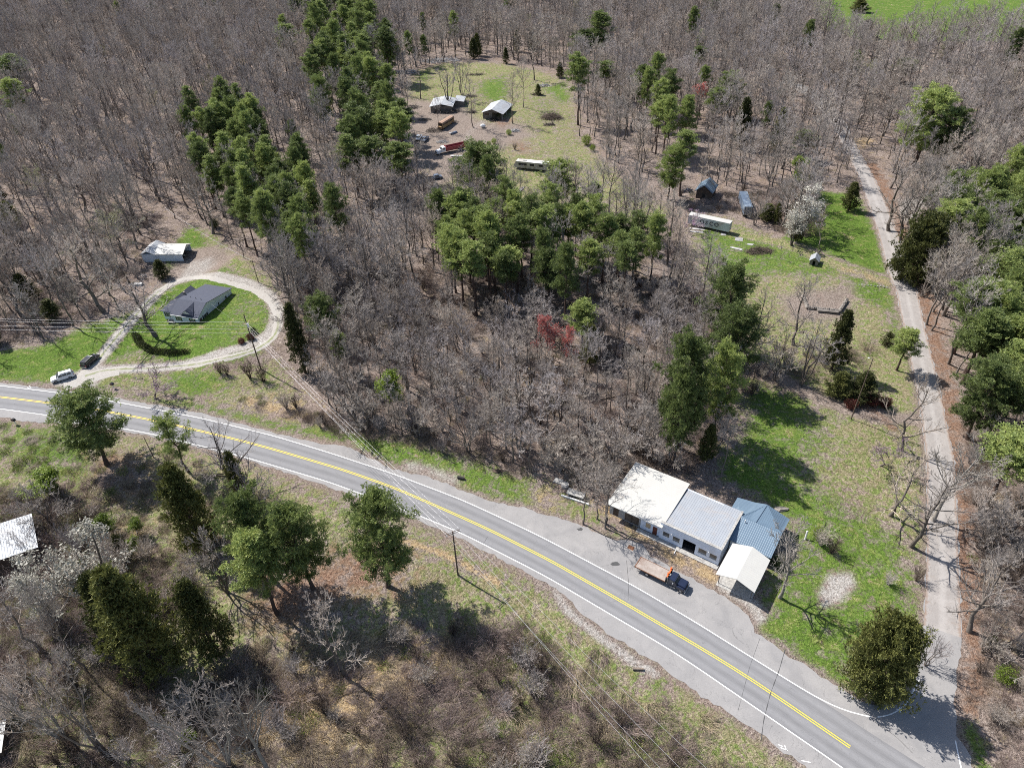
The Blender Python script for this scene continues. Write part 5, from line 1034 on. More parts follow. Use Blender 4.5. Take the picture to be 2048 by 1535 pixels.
brush_field('woodland_undergrowth', 'low brown undergrowth and saplings between the bare trees', [
    ([(560, 560), (610, 740), (700, 850), (860, 890), (1050, 945), (1150, 985), (1235, 960), (1420, 935), (1470, 830), (1560, 745), (1480, 700), (1400, 560), (900, 540)], 3.0, [2, 1, .3, .8, .05, .6, 3]),
    ([(1925, 850), (2120, 850), (2120, 1560), (1990, 1560), (1945, 1400)], 2.3, [3, 2, 1, 1, .3, .5, 2]),
    ([(-150, 460), (330, 430), (270, 560), (180, 640), (0, 700), (-150, 705)], 3.6, [2, 1, .3, .8, .2, .6, 3]),
    ([(1180, 985), (1270, 895), (1400, 935), (1380, 960), (1270, 915), (1212, 1010)], 2.2, [3, 1, .5, .5, 0, .6, 2]),
    ([(1515, 790), (1560, 690), (1740, 700), (1740, 800), (1600, 770)], 3.0, [2, 1, .3, .8, .6, 2, 2]),
    ([(610, 820), (860, 880), (1050, 935), (1050, 960), (850, 900), (600, 850)], 2.0, [3, 2, .5, .5, .5, .6, 1]),
    ([(1340, 385), (1500, 380), (1510, 430), (1440, 425), (1380, 420)], 3.4, [2, 1, .3, .5, .5, 1.6, 2]),
    ([(1500, 380), (1650, 365), (1640, 480), (1560, 470)], 2.6, [3, 2, .5, .5, 1, 1.6, 2]),
    ([(1060, 480), (1360, 450), (1400, 540), (1000, 560), (860, 520), (860, 450)], 4.5, [1, 1, .3, .8, .3, 1, 2]),
    ([(470, 790), (600, 795), (680, 860), (560, 850)], 2.8, [2, 0, 2, 2, 1, .3, 0]),
], 4, [fl([(590, 650), (590, 650), (591, 651)])])

# ------------------------------------------------------------------ buildings
def wall_x(mb, u0, u1, v, z0, z1, ops, t=.2):
    """wall along local x at depth v..v+t with rectangular openings (u0,u1,z0,z1)"""
    cur = u0
    for a, b, c, d in sorted(ops):
        if a > cur: mb.box(cur, a, v, v + t, z0, z1)
        if c > z0: mb.box(a, b, v, v + t, z0, c)
        if d < z1: mb.box(a, b, v, v + t, d, z1)
        cur = b
    if cur < u1: mb.box(cur, u1, v, v + t, z0, z1)
def window(parent, u0, u1, v, z0, z1, frame='white_trim', pane='glass', shutters=None, d=.05):
    w = .07; f = MB().box(u0, u1, v - d, v, z0, z0 + w).box(u0, u1, v - d, v, z1 - w, z1).box(u0, u0 + w, v - d, v, z0 + w, z1 - w).box(u1 - w, u1, v - d, v, z0 + w, z1 - w)
    if shutters: f.box(u0 + w, u1 - w, v - d * .7, v, (z0 + z1) / 2 - .02, (z0 + z1) / 2 + .02)
    fo = f.build('window', M[frame], parent); MB().box(u0 + w, u1 - w, v - .02, v + .01, z0 + w, z1 - w).build('pane', M[pane], fo)
    if shutters:
        for a in (u0 - .42, u1 + .04): MB().box(a, a + .38, v - .045, v, z0, z1).build('shutter', M[shutters], parent)
    return fo
UA = math.radians(-35.6)
def frame_at(px, py, ang, dz=0): g = G(px, py); return (g[0], g[1], g[2] + dz), ang
def store():
    t = thing('store_building', (17.7, 89.85, 0), UA, 'long white roadside store with garage bays, one white, one grey and one blue metal roof', 'building')
    a = MB(); wall_x(a, 0, 6.5, 0, 0, 3.45, [(.75, 1.9, .1, 2.5), (3.2, 6.1, .1, 3.0)]); a.box(0, .2, .2, 11, 0, 3.55).box(.2, 10.7, 10.8, 11, 0, 3.9); a.build('garage_wall', M['block'], t)
    d = MB().box(.75, 1.9, .06, .14, .1, 2.5); d.build('door', M['old_wood'], t); d = MB().box(3.2, 4.62, .06, .14, .1, 3.0); d.build('door', M['old_wood'], t); d = MB().box(4.68, 6.1, .08, .16, .1, 3.0); d.build('door', M['old_wood'], t)
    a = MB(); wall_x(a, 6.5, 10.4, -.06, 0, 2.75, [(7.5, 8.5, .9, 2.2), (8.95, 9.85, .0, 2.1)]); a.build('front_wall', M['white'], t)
    MB().box(6.5, 10.4, .2, .3, 2.75, 3.55).build('overhang_shade_strip', M['old_wood'], t)  # dark strip that stands in for the shadow under the roof overhang
    MB().box(7.5, 8.5, .02, .08, .9, 2.2).build('boarded_window', M['plywood'], t); dr = MB().box(8.95, 9.85, 0, .07, 0, 2.1).build('door', M['red_door'], t); MB().box(9.72, 9.78, -.05, 0, 1.0, 1.1).build('handle', M['chrome'], dr)
    MB().poly([(-.35, -1.15, 3.62), (10.95, -1.0, 3.78), (10.95, 11.35, 4.25), (-.35, 11.2, 4.1)], .12).build('garage_roof', M['white_roof'], t)
    a = MB(); ops = [(11.0, 12.35, 1.1, 2.35), (12.95, 14.35, 1.0, 2.3), (14.9, 17.3, .0, 2.75), (17.85, 19.45, 1.0, 2.35), (19.95, 21.35, 1.0, 2.3)]; wall_x(a, 10.4, 21.8, -.3, 0, 4.35, ops, .3)
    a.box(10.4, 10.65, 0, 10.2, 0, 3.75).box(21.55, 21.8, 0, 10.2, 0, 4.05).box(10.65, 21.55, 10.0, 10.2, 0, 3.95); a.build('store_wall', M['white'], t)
    a = MB().box(10.32, 21.9, -.4, .12, 4.352, 4.43).box(21.5, 21.9, .125, 10.3, 4.05, 4.15); a.build('coping', M['rubble'], t)
    for u0, u1, z0, z1 in [ops[0], ops[1], ops[3], ops[4]]: window(t, u0, u1, -.22, z0, z1)
    for u0, u1, z0, z1 in [ops[3], ops[4], ops[1]]: MB().box(u0 - .1, u1 + .1, -.36, -.3, z0 - .12, z0).build('sill', M['white_trim'], t)
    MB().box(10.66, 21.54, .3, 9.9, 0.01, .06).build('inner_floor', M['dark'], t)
    MB().poly([(10.66, .02, 3.72), (21.5, .02, 3.86), (21.5, 10.35, 3.98), (11.1, 10.35, 3.9)], .1).build('store_roof', M['grey_roof'], t)
    for u in (12.65, 19.7): MB().box(u, u + .08, -.55, -.3, 2.6, 2.66).box(u, u + .08, -.6, -.52, 2.3, 2.62).build('wall_lamp', M['white_trim'], t)
    # back wing with blue roof
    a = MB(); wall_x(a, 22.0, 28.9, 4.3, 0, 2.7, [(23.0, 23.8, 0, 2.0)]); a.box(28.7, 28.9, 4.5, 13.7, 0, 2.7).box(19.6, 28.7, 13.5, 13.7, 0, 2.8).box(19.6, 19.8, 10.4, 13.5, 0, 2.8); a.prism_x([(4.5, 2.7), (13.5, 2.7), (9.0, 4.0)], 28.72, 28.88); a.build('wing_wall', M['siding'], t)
    MB().box(23.0, 23.8, 4.36, 4.42, 0, 2.0).build('door', M['white_trim'], t)
    MB().poly([(21.85, 3.95, 2.75), (29.3, 3.95, 2.75), (29.3, 9.0, 4.12), (21.85, 9.0, 4.12)], .1).build('wing_roof', M['blue_roof'], t)
    MB().poly([(21.85, 9.0, 4.12), (29.3, 9.0, 4.12), (29.3, 14.3, 2.8), (24.9, 14.3, 4.1)], .1).build('wing_roof', M['blue_roof'], t)
    MB().poly([(24.9, 14.3, 4.12), (22.6, 14.3, 3.35), (21.9, 9.02, 3.85), (24.6, 9.02, 4.16)], .1).build('wing_roof', M['blue_roof_side'], t)
    MB().poly([(22.6, 14.3, 3.35), (19.5, 14.1, 3.0), (19.5, 10.3, 3.2), (21.9, 9.02, 3.85)], .1).build('wing_roof', M['blue_roof_side'], t)
    MB().rod((22.9, 8.2, 3.8), (22.9, 8.2, 4.5), .09).build('vent_pipe', M['white_trim'], t)
    return t
store()
def canopy():
    t = thing('canopy', (17.7, 89.85, 0), UA, 'open white metal carport canopy on thin posts at the end of the store', 'carport')
    MB().poly([(22.7, -4.95, 3.55), (26.0, -4.4, 4.05), (26.0, 3.55, 4.05), (22.7, 2.85, 3.55)], .07).build('roof', M['white_roof'], t); MB().poly([(26.0, -4.4, 4.052), (29.4, -4.95, 3.55), (29.4, 2.85, 3.55), (26.0, 3.55, 4.052)], .07).build('roof', M['white_roof'], t)
    for u, v in ((23.2, -3.7), (28.9, -3.7), (23.2, 2.2), (28.9, 2.2)): MB().box(u - .06, u + .06, v - .06, v + .06, 0, 3.5).build('post', M['grey_wood'], t)
    MB().box(23.2, 28.9, -3.74, -3.66, 3.3, 3.42).box(23.2, 28.9, 2.16, 2.24, 3.3, 3.42).build('beam', M['white_trim'], t)
    tag(MB().box(23.0, 29.2, -4.3, 2.4, .012, .05).build('canopy_slab', M['rubble']), kind='structure'); bpy.data.objects['canopy_slab'].location = (17.7, 89.85, 0); bpy.data.objects['canopy_slab'].rotation_euler = (0, 0, UA)
canopy()
o = MB().box(6.2, 22.0, -1.35, -.31, .01, .16).build('sidewalk', M['rubble']); o.location = (17.7, 89.85, 0); o.rotation_euler = (0, 0, UA); tag(o, kind='structure')
def simple(name, label, cat, px, ang, parts, group=None, z=0, loc=None):
    g = G(*px) if loc is None else loc; t = thing(name, (g[0], g[1], g[2] + z), math.radians(ang), label, cat, group)
    for nm_, mb, mt in parts: mb.build(nm_, M[mt], t)
    return t
# drain grate
simple('drain_grate', 'square rusty drain grate in a concrete frame on the pull-off asphalt', 'drain', (1262, 1095), -35, [('frame', MB().box(-.75, .75, -.6, -.45, .03, .07).box(-.75, .75, .45, .6, .03, .07).box(-.75, -.6, -.45, .45, .03, .07).box(.6, .75, -.45, .45, .03, .07), 'concrete'), ('grate', (lambda m: [m.box(-.58 + .15 * i, -.5 + .15 * i, -.45, .45, .034, .055) for i in range(8)] and m)(MB().box(-.6, .6, -.45, .45, .031, .033)), 'rust')])
simple('fallen_gutter', 'long white fallen gutter on the grass before the boarded store window', 'gutter', (1294, 1070), -51, [('gutter', MB().box(-1.6, 1.6, -.1, .1, .06, .12).box(-1.6, 1.6, -.1, -.06, .12, .2), 'white_trim')])
simple('board', 'short white board lying below the store windows', 'board', (1350, 1103), 60, [('board', MB().box(-.6, .6, -.06, .06, .1, .14), 'white_trim')])
def log_(name, label, px, ang, L, r, mt='log', n=1, cat='log', group=None):
    t = simple(name, label, cat, px, ang, [], group)
    for i in range(n):
        y = (i - n / 2) * r * 2.1; MB().rod((-L / 2, y, r * (1 + .8 * (i % 2))), (L / 2, y + .1, r), r, r * .85, 9).build('log' if n > 1 else 'bark', M[mt], t)
log_('dead_branch', 'dark curved dead branch on the dry grass before the store, left piece', (1310, 1098), -12, 1.8, .07, 'bark', 1, 'branch')
log_('dead_branch', 'dark dead branch on the dry grass before the store, right piece', (1345, 1100), -10, 1.2, .07, 'bark', 1, 'branch')
log_('fallen_log', 'short pale log lying by the gravel ditch below the highway', (1276, 1336), -8, 1.7, .22)
# concrete tables by the wood edge
simple('concrete_slab', 'small pale concrete slab at the wood edge left of the store', 'slab', (1117, 963), -30, [('slab', MB().box(-.9, .9, -.6, .6, .0, .35), 'rubble')])
simple('concrete_ring', 'round concrete well ring beside the stained slab table', 'well ring', (1130, 972), 0, [('ring', MB().rod((0, 0, 0), (0, 0, .6), .8, .8, 16), 'concrete'), ('cover', MB().rod((0, 0, .601), (0, 0, .66), .6, .6, 16), 'rubble')])
simple('slab_table', 'stained concrete slab table with a long white beam before it', 'slab', (1152, 992), -27, [('top', MB().box(-1.8, 1.8, -.75, .75, .75, .95), 'rubble'), ('support', MB().box(-1.5, -1.2, -.6, .6, 0, .748), 'concrete'), ('support', MB().box(1.2, 1.5, -.6, .6, 0, .748), 'concrete')])
simple('concrete_beam', 'long thin white beam lying on the grass before the slab table', 'beam', (1150, 1000), -27, [('beam', MB().box(-2.9, 2.9, -.14, .14, .0, .3), 'white_trim')])
for i, (px_, ang, L_) in enumerate((((900, 800), 35, 9), ((980, 860), -20, 8), ((1110, 850), 60, 10), ((780, 690), -50, 8), ((1240, 790), 15, 11), ((1010, 700), -5, 9), ((1560, 742), -30, 12))):
    log_('fallen_log', ['pale fallen trunk lying in the grey wood above the highway', 'dark fallen trunk by the dirt track under the small right clearing'][i == 6], px_, ang, L_, .17, 'log' if i < 6 else 'bark', group='fallen trunks in the middle wood' if i < 6 else None)
# brush heap and white pipe near the blue roof
def heap(name, label, px, R, hh, n, mt, seed, cat, L=1.8, r=.035, flatk=.35):
    g = G(*px); q = np.random.default_rng(seed); t = thing(name, g, 0, label, cat); az = q.uniform(0, 6.28, n); rr = np.sqrt(q.random(n)); x = np.cos(az) * rr * R[0]; y = np.sin(az) * rr * R[1]; z = hh * (1 - rr ** 2) * q.random(n) + .05
    d = q.normal(0, 1, (n, 3)) * [1, 1, flatk]; d /= np.linalg.norm(d, axis=1)[:, None]; l = L * q.uniform(.4, 1.1, (n, 1)); p = np.stack([x, y, z], 1); p1 = p + d * l; p1[:, 2] = np.maximum(p1[:, 2], .03)
    V, F = tubes(p, p1, np.full(n, r) * q.uniform(.4, 1.4, n), np.full(n, r * .4), 4); add('sticks', mesh_np(name + '_sticks', [(V, F, 0)], [M[mt]]), t); return t
heap('brush_heap', 'grey heap of cut branches piled along the blue roofed wing', (1553, 1092), (3.2, 2.2), 1.6, 700, 'twig_tan', 1, 'brush heap', 2.4, .05)
heap('brush_heap', 'big round heap of dead brush on the far clearing grass', (1103, 236), (4.6, 2.8), 2.0, 520, 'bramble', 2, 'brush heap', 2.6, .06)
heap('brush_heap', 'brown brush heap with white boards on the right clearing grass', (1520, 503), (4.0, 2.0), 1.2, 420, 'bramble', 3, 'brush heap', 2.2, .05)
heap('brush_heap', 'low scrap brush behind the little cedar at the far clearing', (1075, 190), (2.6, 1.4), .9, 160, 'bramble', 4, 'brush heap', 2, .05)
heap('stick_pile', 'row of dark sticks on the grass beyond the tin roofed barn', (953, 150), (5, 1.0), .7, 150, 'bark', 5, 'stick pile', 2.2, .06)
heap('stick_pile', 'dark stick pile between the old grey shed and the barn', (938, 193), (3.4, 1.2), .7, 150, 'bark', 6, 'stick pile', 2.2, .06)
heap('scrap_pile', 'pale scattered scrap and wood pile at the top left of the far clearing', (880, 122), (11, 4), 1.2, 420, 'scrap', 7, 'scrap pile', 2.4, .10)
heap('scrap_pile', 'pale rubbish pile at the back right of the far clearing', (1088, 172), (3.2, 1.6), .8, 120, 'scrap', 8, 'scrap pile', 1.8, .12)
heap('scrap_pile', 'scrap heap along the left edge of the far clearing', (812, 145), (6, 3.4), 1.0, 220, 'scrap', 9, 'scrap pile', 2.2, .10)
simple('white_pipe', 'short pale pipe standing on the lawn right of the blue roof', 'pipe', (1610, 1078), 15, [('pipe', MB().rod((0, 0, 0), (.2, .3, 1.9), .16, .16, 10), 'white_trim')])
simple('tree_stump', 'thin dark post standing in the lawn thicket', 'post', (1649, 1054), 0, [('post', MB().rod((0, 0, 0), (0, 0, 1.4), .09, .08, 8), 'bark')])
simple('rock', 'pale flat rock behind the blue roofed wing', 'rock', (1563, 1018), 0, [('rock', MB().blob((0, 0, .1), (1.3, .7, .35), 9, 5, .25, 4), 'stone')])
simple('rock', 'white rock on the grass edge under the round olive evergreen', 'rock', (1740, 1386), 0, [('rock', MB().blob((0, 0, .1), (.35, .3, .25), 8, 5, .2, 7), 'white_trim')])
# white house
def house():
    g = G(350, 645); t = thing('house', g, math.radians(-18), 'white house with charcoal roof and dark shutters inside the gravel loop', 'house'); H0 = 2.9
    # local x along the front; origin at the front left of main block, y to the back
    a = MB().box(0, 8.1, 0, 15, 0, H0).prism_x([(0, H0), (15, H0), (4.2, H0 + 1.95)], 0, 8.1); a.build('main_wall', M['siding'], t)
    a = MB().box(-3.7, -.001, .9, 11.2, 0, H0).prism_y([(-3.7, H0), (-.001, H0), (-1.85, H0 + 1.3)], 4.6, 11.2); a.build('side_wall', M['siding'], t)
    e = .35; k1 = 1.95 / 4.2
    MB().poly([(-.3, -e, H0 - e * k1 + .1), (8.1 + e, -e, H0 - e * k1 + .1), (8.1 + e, 4.2, H0 + 2.06), (-.3, 4.2, H0 + 2.06)], .12).build('front_roof', M['shingle'], t)
    MB().poly([(-.3, 4.2, H0 + 2.062), (8.1 + e, 4.2, H0 + 2.062), (8.1 + e, 15 + e, H0 + .08), (-.3, 15 + e, H0 + .08)], .12).build('rear_roof', M['shingle'], t)
    z0 = H0 - .05; zr = H0 + 1.75
    MB().poly([(-4.05, .45, z0), (-.2, .45, z0), (-1.7, 3.6, zr), (-1.9, 3.6, zr)], .1).build('hip_roof', M['shingle'], t)
    MB().poly([(-.25, .45, z0), (-.28, 4.25, H0 + 2.03), (-1.72, 3.6, zr)], .1).build('hip_roof', M['shingle'], t)
    MB().poly([(-1.8, 3.6, zr), (-4.05, .45, z0), (-4.05, 11.5, z0), (-1.8, 11.5, zr)], .1).build('hip_roof', M['shingle'], t)
    MB().poly([(-1.8, 3.6, zr + .003), (-1.8, 11.5, zr + .003), (.6, 11.5, z0 + .1), (.6, 3.6, z0 + .5)], .1).build('hip_roof', M['shingle'], t)
    d = MB(); d._a([(3.2, .3, H0 + .35), (6.6, .3, H0 + .35), (4.9, .3, H0 + 1.65), (4.9, 3.6, H0 + 1.9)], [(0, 1, 2), (0, 2, 3), (1, 3, 2), (0, 3, 1)]); d.build('dormer_wall', M['white_trim'], t)
    MB().poly([(2.85, -.15, H0 + .28), (4.9, -.15, H0 + 1.78), (4.9, 3.9, H0 + 2.0)], .07).build('dormer_roof', M['shingle'], t); MB().poly([(4.9, -.15, H0 + 1.782), (6.95, -.15, H0 + .28), (4.9, 3.9, H0 + 2.002)], .07).build('dormer_roof', M['shingle'], t)
    MB().box(-.2, 8.5, -.47, -.36, H0 - .26, H0 - .1).build('gutter', M['white_trim'], t)
    for u in (1.3, 5.6): window(t, u, u + 1.1, 0, .95, 2.3, shutters='black_paint')
    window(t, -2.9, -1.8, .9, .95, 2.3, shutters='black_paint')
    # right side windows on the wall x = 8.1
    for y0, y1, s_ in ((2.2, 3.5, 1), (8.5, 9.1, 0), (11.8, 12.6, 0)):
        w = MB().box(8.1, 8.16, y0, y1, .95, 2.3).build('window', M['white_trim'], t); MB().box(8.161, 8.17, y0 + .1, y1 - .1, 1.05, 2.2).build('pane', M['glass'], w)
        if s_:
            for yy in (y0 - .45, y1 + .05): MB().box(8.1, 8.15, yy, yy + .4, .95, 2.3).build('shutter', M['black_paint'], t)
    dr = MB().box(8.1, 8.16, .45, 1.35, .1, 2.15).build('door', M['old_wood'], t); MB().box(8.161, 8.2, 1.2, 1.26, 1.0, 1.1).build('handle', M['chrome'], dr)
    MB().box(-1.55, -.35, .82, .9, .1, 2.2).build('door', M['white_trim'], t); MB().box(-2.2, .2, -.5, .88, 0, .3).build('porch_step', M['concrete'], t); MB().box(-1.9, -1.8, -.45, -.38, .3, 1.1).box(-.1, 0, -.45, -.38, .3, 1.1).box(-1.9, 0, -.45, -.38, 1.1, 1.16).build('rail', M['black_paint'], t)
    MB().box(-.9, -.4, 7.0, 7.5, H0 + 1.0, H0 + 2.3).build('chimney', M['stone'], t)
    for u, v in ((2.2, 6), (4.1, 5.8), (5.9, 5.6)): MB().rod((u, v, H0 + 1.5), (u, v, H0 + 2.15), .07).build('vent_pipe', M['dark'], t)
    MB().box(8.12, 8.7, 13.2, 14.2, 0, .8).build('heat_pump', M['concrete'], t)
house()
def garage():
    g = G(288, 524); t = thing('garage', g, math.radians(-4), 'white garage with open vehicle bay and brush shadow on its pale roof', 'garage')
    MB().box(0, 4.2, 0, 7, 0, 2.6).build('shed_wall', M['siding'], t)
    MB().poly([(-.4, -.4, 2.55), (2.1, -.4, 3.75), (2.1, 7.3, 3.75), (-.4, 7.3, 2.55)], .1).build('shed_roof', M['tin_roof'], t); MB().poly([(2.1, -.4, 3.752), (4.5, -.4, 2.7), (4.5, 7.3, 2.7), (2.1, 7.3, 3.752)], .1).build('shed_roof', M['tin_roof'], t)
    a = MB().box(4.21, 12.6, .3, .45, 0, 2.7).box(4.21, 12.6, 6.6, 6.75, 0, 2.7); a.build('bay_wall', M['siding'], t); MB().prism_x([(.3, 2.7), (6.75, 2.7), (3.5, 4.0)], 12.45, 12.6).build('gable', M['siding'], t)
    MB().poly([(4.3, -.1, 2.65), (13.2, -.1, 2.65), (13.2, 3.5, 4.08), (4.3, 3.5, 4.08)], .08).build('bay_roof', M['white_roof'], t); MB().poly([(4.3, 3.5, 4.082), (13.2, 3.5, 4.082), (13.2, 7.1, 2.65), (4.3, 7.1, 2.65)], .08).build('bay_roof', M['white_roof'], t)
    MB().box(4.3, 12.6, .46, 6.59, .01, .05).build('floor', M['concrete'], t)
    # riding mower kept in the bay
    c = np.array(t.location); r = math.radians(-4); p = (c[0] + 11.2 * math.cos(r) - 3 * math.sin(r), c[1] + 11.2 * math.sin(r) + 3 * math.cos(r), c[2] + .05)
    m = thing('garden_tractor', p, r, 'small grey garden tractor parked just inside the white garage bay', 'tractor')
    MB().box(-.2, .8, -.3, .3, .35, .85).build('hood', M['scrap'], m, .06); MB().box(-.75, -.3, -.25, .25, .5, .7).box(-.82, -.7, -.25, .25, .7, 1.1).build('seat', M['black_paint'], m, .04)
    for x_, r_ in ((-.55, .38), (.6, .27)):
        for y_ in (-.55, .35): MB().cyl_y(x_, r_, r_, y_, y_ + .2, 14).build('wheel', M['tyre'], m)
garage()
# tin roofed barn
def barn():
    g = G(966, 237.5); t = thing('barn', g, math.radians(-19), 'grey plank barn with patchy tin gable roof and open front bay', 'barn'); W_ = 9.0; D = 12.5
    a = MB().box(0, 4.3, 0, .15, 0, 3.0).box(0, .15, .15, D, 0, 3.0).box(.15, W_, D - .15, D, 0, 3.0).prism_y([(0, 3.0), (W_, 3.0), (W_ / 2, 4.5)], 0, .15).box(4.15, 4.3, .15, D, 0, 3.0); a.build('plank_wall', M['grey_wood'], t)
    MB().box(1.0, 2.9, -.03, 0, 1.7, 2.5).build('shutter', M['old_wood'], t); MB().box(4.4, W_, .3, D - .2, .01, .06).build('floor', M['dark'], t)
    for u, v in ((8.8, .1), (8.8, 6), (8.8, D - .2)): MB().box(u - .1, u + .1, v, v + .18, 0, 3.0).build('post', M['scrap'], t)
    MB().poly([(-.5, -.8, 2.85), (W_ / 2, -.8, 4.6), (W_ / 2, D + .6, 4.6), (-.5, D + .6, 2.85)], .08).build('roof', M['tin_roof'], t); MB().poly([(W_ / 2, -.8, 4.602), (W_ + .7, -.8, 2.8), (W_ + .7, D + .6, 2.8), (W_ / 2, D + .6, 4.602)], .08).build('roof', M['tin_roof'], t)
    b = heap('barn_clutter', 'dark clutter of boxes and scrap spilling out of the barn bay', (988, 241), (2.0, 1.5), 1.2, 90, 'dark', 21, 'clutter', 1.0, .12)
barn()
def oldshed():
    g = G(862, 226); t = thing('shed', g, math.radians(-6), 'old grey shed with rusty pale roof behind many stemmed tree', 'shed')
    MB().box(0, 9.5, 0, 11, 0, 2.9).build('plank_wall', M['grey_wood'], t); MB().box(2, 4.5, -.04, 0, .1, 2.1).build('door', M['old_wood'], t)
    MB().poly([(-.5, -.6, 2.9), (5, -.6, 4.0), (5, 11.6, 4.0), (-.5, 11.6, 2.9)], .1).build('roof', M['tin_roof'], t); MB().poly([(5, -.6, 4.002), (10.2, -.6, 2.9), (10.2, 11.6, 2.9), (5, 11.6, 4.002)], .1).build('roof', M['tin_roof'], t)
    MB().poly([(9.6, 8, 2.9), (14, 8, 2.4), (14, 16, 2.4), (9.6, 16, 2.9)], .08).build('lean_to_roof', M['tin_roof'], t); MB().box(9.8, 13.7, 8.3, 15.7, 0, 2.35).build('lean_to_wall', M['grey_wood'], t)
oldshed()
def cabin():
    g = G(1391, 396); t = thing('cabin', g, math.radians(-28), 'dark shaded log cabin with steep roof coloured blue grey for deep shade behind the trailers', 'cabin')
    MB().box(0, 5.2, 0, 6.5, 0, 3.0).prism_y([(0, 3.0), (5.2, 3.0), (2.6, 5.0)], 0, 6.5).build('plank_wall', M['old_wood'], t); MB().box(2.0, 3.1, -.05, 0, 0, 2).build('door', M['dark'], t)
    MB().poly([(-.5, -.6, 2.8), (2.6, -.6, 5.15), (2.6, 7.1, 5.15), (-.5, 7.1, 2.8)], .1).build('roof', M['blue_roof_side'], t); MB().poly([(2.6, -.6, 5.152), (5.7, -.6, 2.8), (5.7, 7.1, 2.8), (2.6, 7.1, 5.152)], .1).build('roof', M['blue_roof_side'], t)  # darker blue roof colour carries the deep shade lying on the cabin
cabin()
def wellhouse():
    g = G(1618, 529); t = thing('well_house', g, math.radians(-28), 'tiny stone well house with pale shingle gable roof and dark doorway', 'well house')
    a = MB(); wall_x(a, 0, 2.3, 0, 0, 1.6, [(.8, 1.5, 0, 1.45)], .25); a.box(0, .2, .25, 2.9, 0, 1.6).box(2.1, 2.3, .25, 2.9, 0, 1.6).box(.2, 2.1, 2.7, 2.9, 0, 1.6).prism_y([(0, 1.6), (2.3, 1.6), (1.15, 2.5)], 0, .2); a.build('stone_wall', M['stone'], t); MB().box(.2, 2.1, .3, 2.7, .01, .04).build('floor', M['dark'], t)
    MB().poly([(-.25, -.4, 1.45), (1.15, -.4, 2.65), (1.15, 3.2, 2.65), (-.25, 3.2, 1.45)], .07).build('roof', M['grey_roof'], t); MB().poly([(1.15, -.4, 2.652), (2.55, -.4, 1.45), (2.55, 3.2, 1.45), (1.15, 3.2, 2.652)], .07).build('roof', M['grey_roof'], t)
wellhouse()
def sw_shed():
    g = flat(0, 1113, 4.0); zz = float(hgt(g[0], g[1])); t = thing('metal_building', (g[0] - 3, g[1] - 1.2, zz), math.radians(33), 'long grey metal roofed building cut off by the left photo edge', 'building')
    MB().box(-6, 8.1, .4, 9.6, 0, 3.7).prism_y([(-6, 3.7), (8.1, 3.7), (1.05, 4.6)], .4, 9.6).build('wall', M['old_wood'], t)
    MB().poly([(1.05, 0, 4.75), (8.6, 0, 3.8), (8.6, 9.9, 3.8), (1.05, 9.9, 4.75)], .1).build('roof', M['grey_roof'], t); MB().poly([(-6.5, 0, 3.8), (1.05, 0, 4.752), (1.05, 9.9, 4.752), (-6.5, 9.9, 3.8)], .1).build('roof', M['grey_roof'], t)
    g = G(-12, 1500); t = thing('small_shed', g, math.radians(20), 'small white roofed shed at the bottom left edge', 'shed'); MB().box(-2, 2, -2, 2.6, 0, 2.2).build('wall', M['old_wood'], t); MB().poly([(-2.3, -2.3, 2.3), (2.3, -2.3, 2.3), (2.3, 2.9, 2.6), (-2.3, 2.9, 2.6)], .08).build('roof', M['white_roof'], t)
sw_shed()
def ruin():
    g = G(1652, 610); t = thing('stone_ruin', g, math.radians(-14), 'low broken stone foundation under the spreading bare tree', 'ruin'); R = random.Random(3)
    for (x0, y0, x1, y1) in ((-5, -2.4, 3, -2.8), (3, -2.8, 5.5, 3), (-5, -2.4, -5.6, 3)):
        m = MB()
        for i in range(16):
            f = i / 15; m.blob((x0 + (x1 - x0) * f, y0 + (y1 - y0) * f, .35), (.5, .42, .35 + .15 * R.random()), 7, 4, .25, i)
        m.build('stone_wall', M['stone'], t)
    MB().box(-2.5, 2.6, -3.9, -2.9, .0, .5).build('timber', M['grey_wood'], t)
ruin()
for px, ang, L, lab in (((1393, 458), -18, 5.0, 'upper pale plank lying along the long white trailer'), ((1396, 464), -18, 5.6, 'lower pale plank lying before the long white trailer'), ((1472, 497), -34, 3.6, 'white plank pair on the grass left of the brush heap'), ((1500, 489), -20, 1.8, 'white board leaning on the brush heap')):
    simple('plank', lab, 'plank', px, ang, [('board', MB().box(-L / 2, L / 2, -.5, .05, .04, .14).box(-L / 2 + .3, L / 2 + .2, .15, .5, .02, .1), 'scrap')])
for px, L, lab in (((1447, 469), 1.6, 'small white wood pallet at the corner of the long trailer'), ((1478, 479), 2.3, 'larger white pallet on the grass right of the long trailer')):
    simple('pallet', lab, 'pallet', px, -20, [('deck', (lambda m, L=L: [m.box(-L / 2, L / 2, -L / 2 + i * L / 6, -L / 2 + i * L / 6 + L / 9, .1, .14) for i in range(6)] and m)(MB()), 'scrap'), ('bearer', MB().box(-L / 2, -L / 2 + .1, -L / 2, L / 2, 0, .099).box(L / 2 - .1, L / 2, -L / 2, L / 2, 0, .099), 'grey_wood')])
simple('stone_edging', 'thin line of white stones on the grass near the dirt lane', 'stones', (1738, 571), -12, [('stones', (lambda m: [m.blob((-5 + i * .8, .2 * math.sin(i * 2), .08), (.3, .2, .14), 6, 4, .25, i) for i in range(13)] and m)(MB()), 'rubble')])
simple('white_sheet', 'crumpled white metal sheet beside the red dump truck', 'metal sheet', (916, 313), -10, [('sheet', MB().poly([(-3, -.6, .25), (0, -.9, .45), (3, -.5, .2), (3, .8, .3), (0, .7, .2), (-3, .6, .35)], .05), 'scrap')])
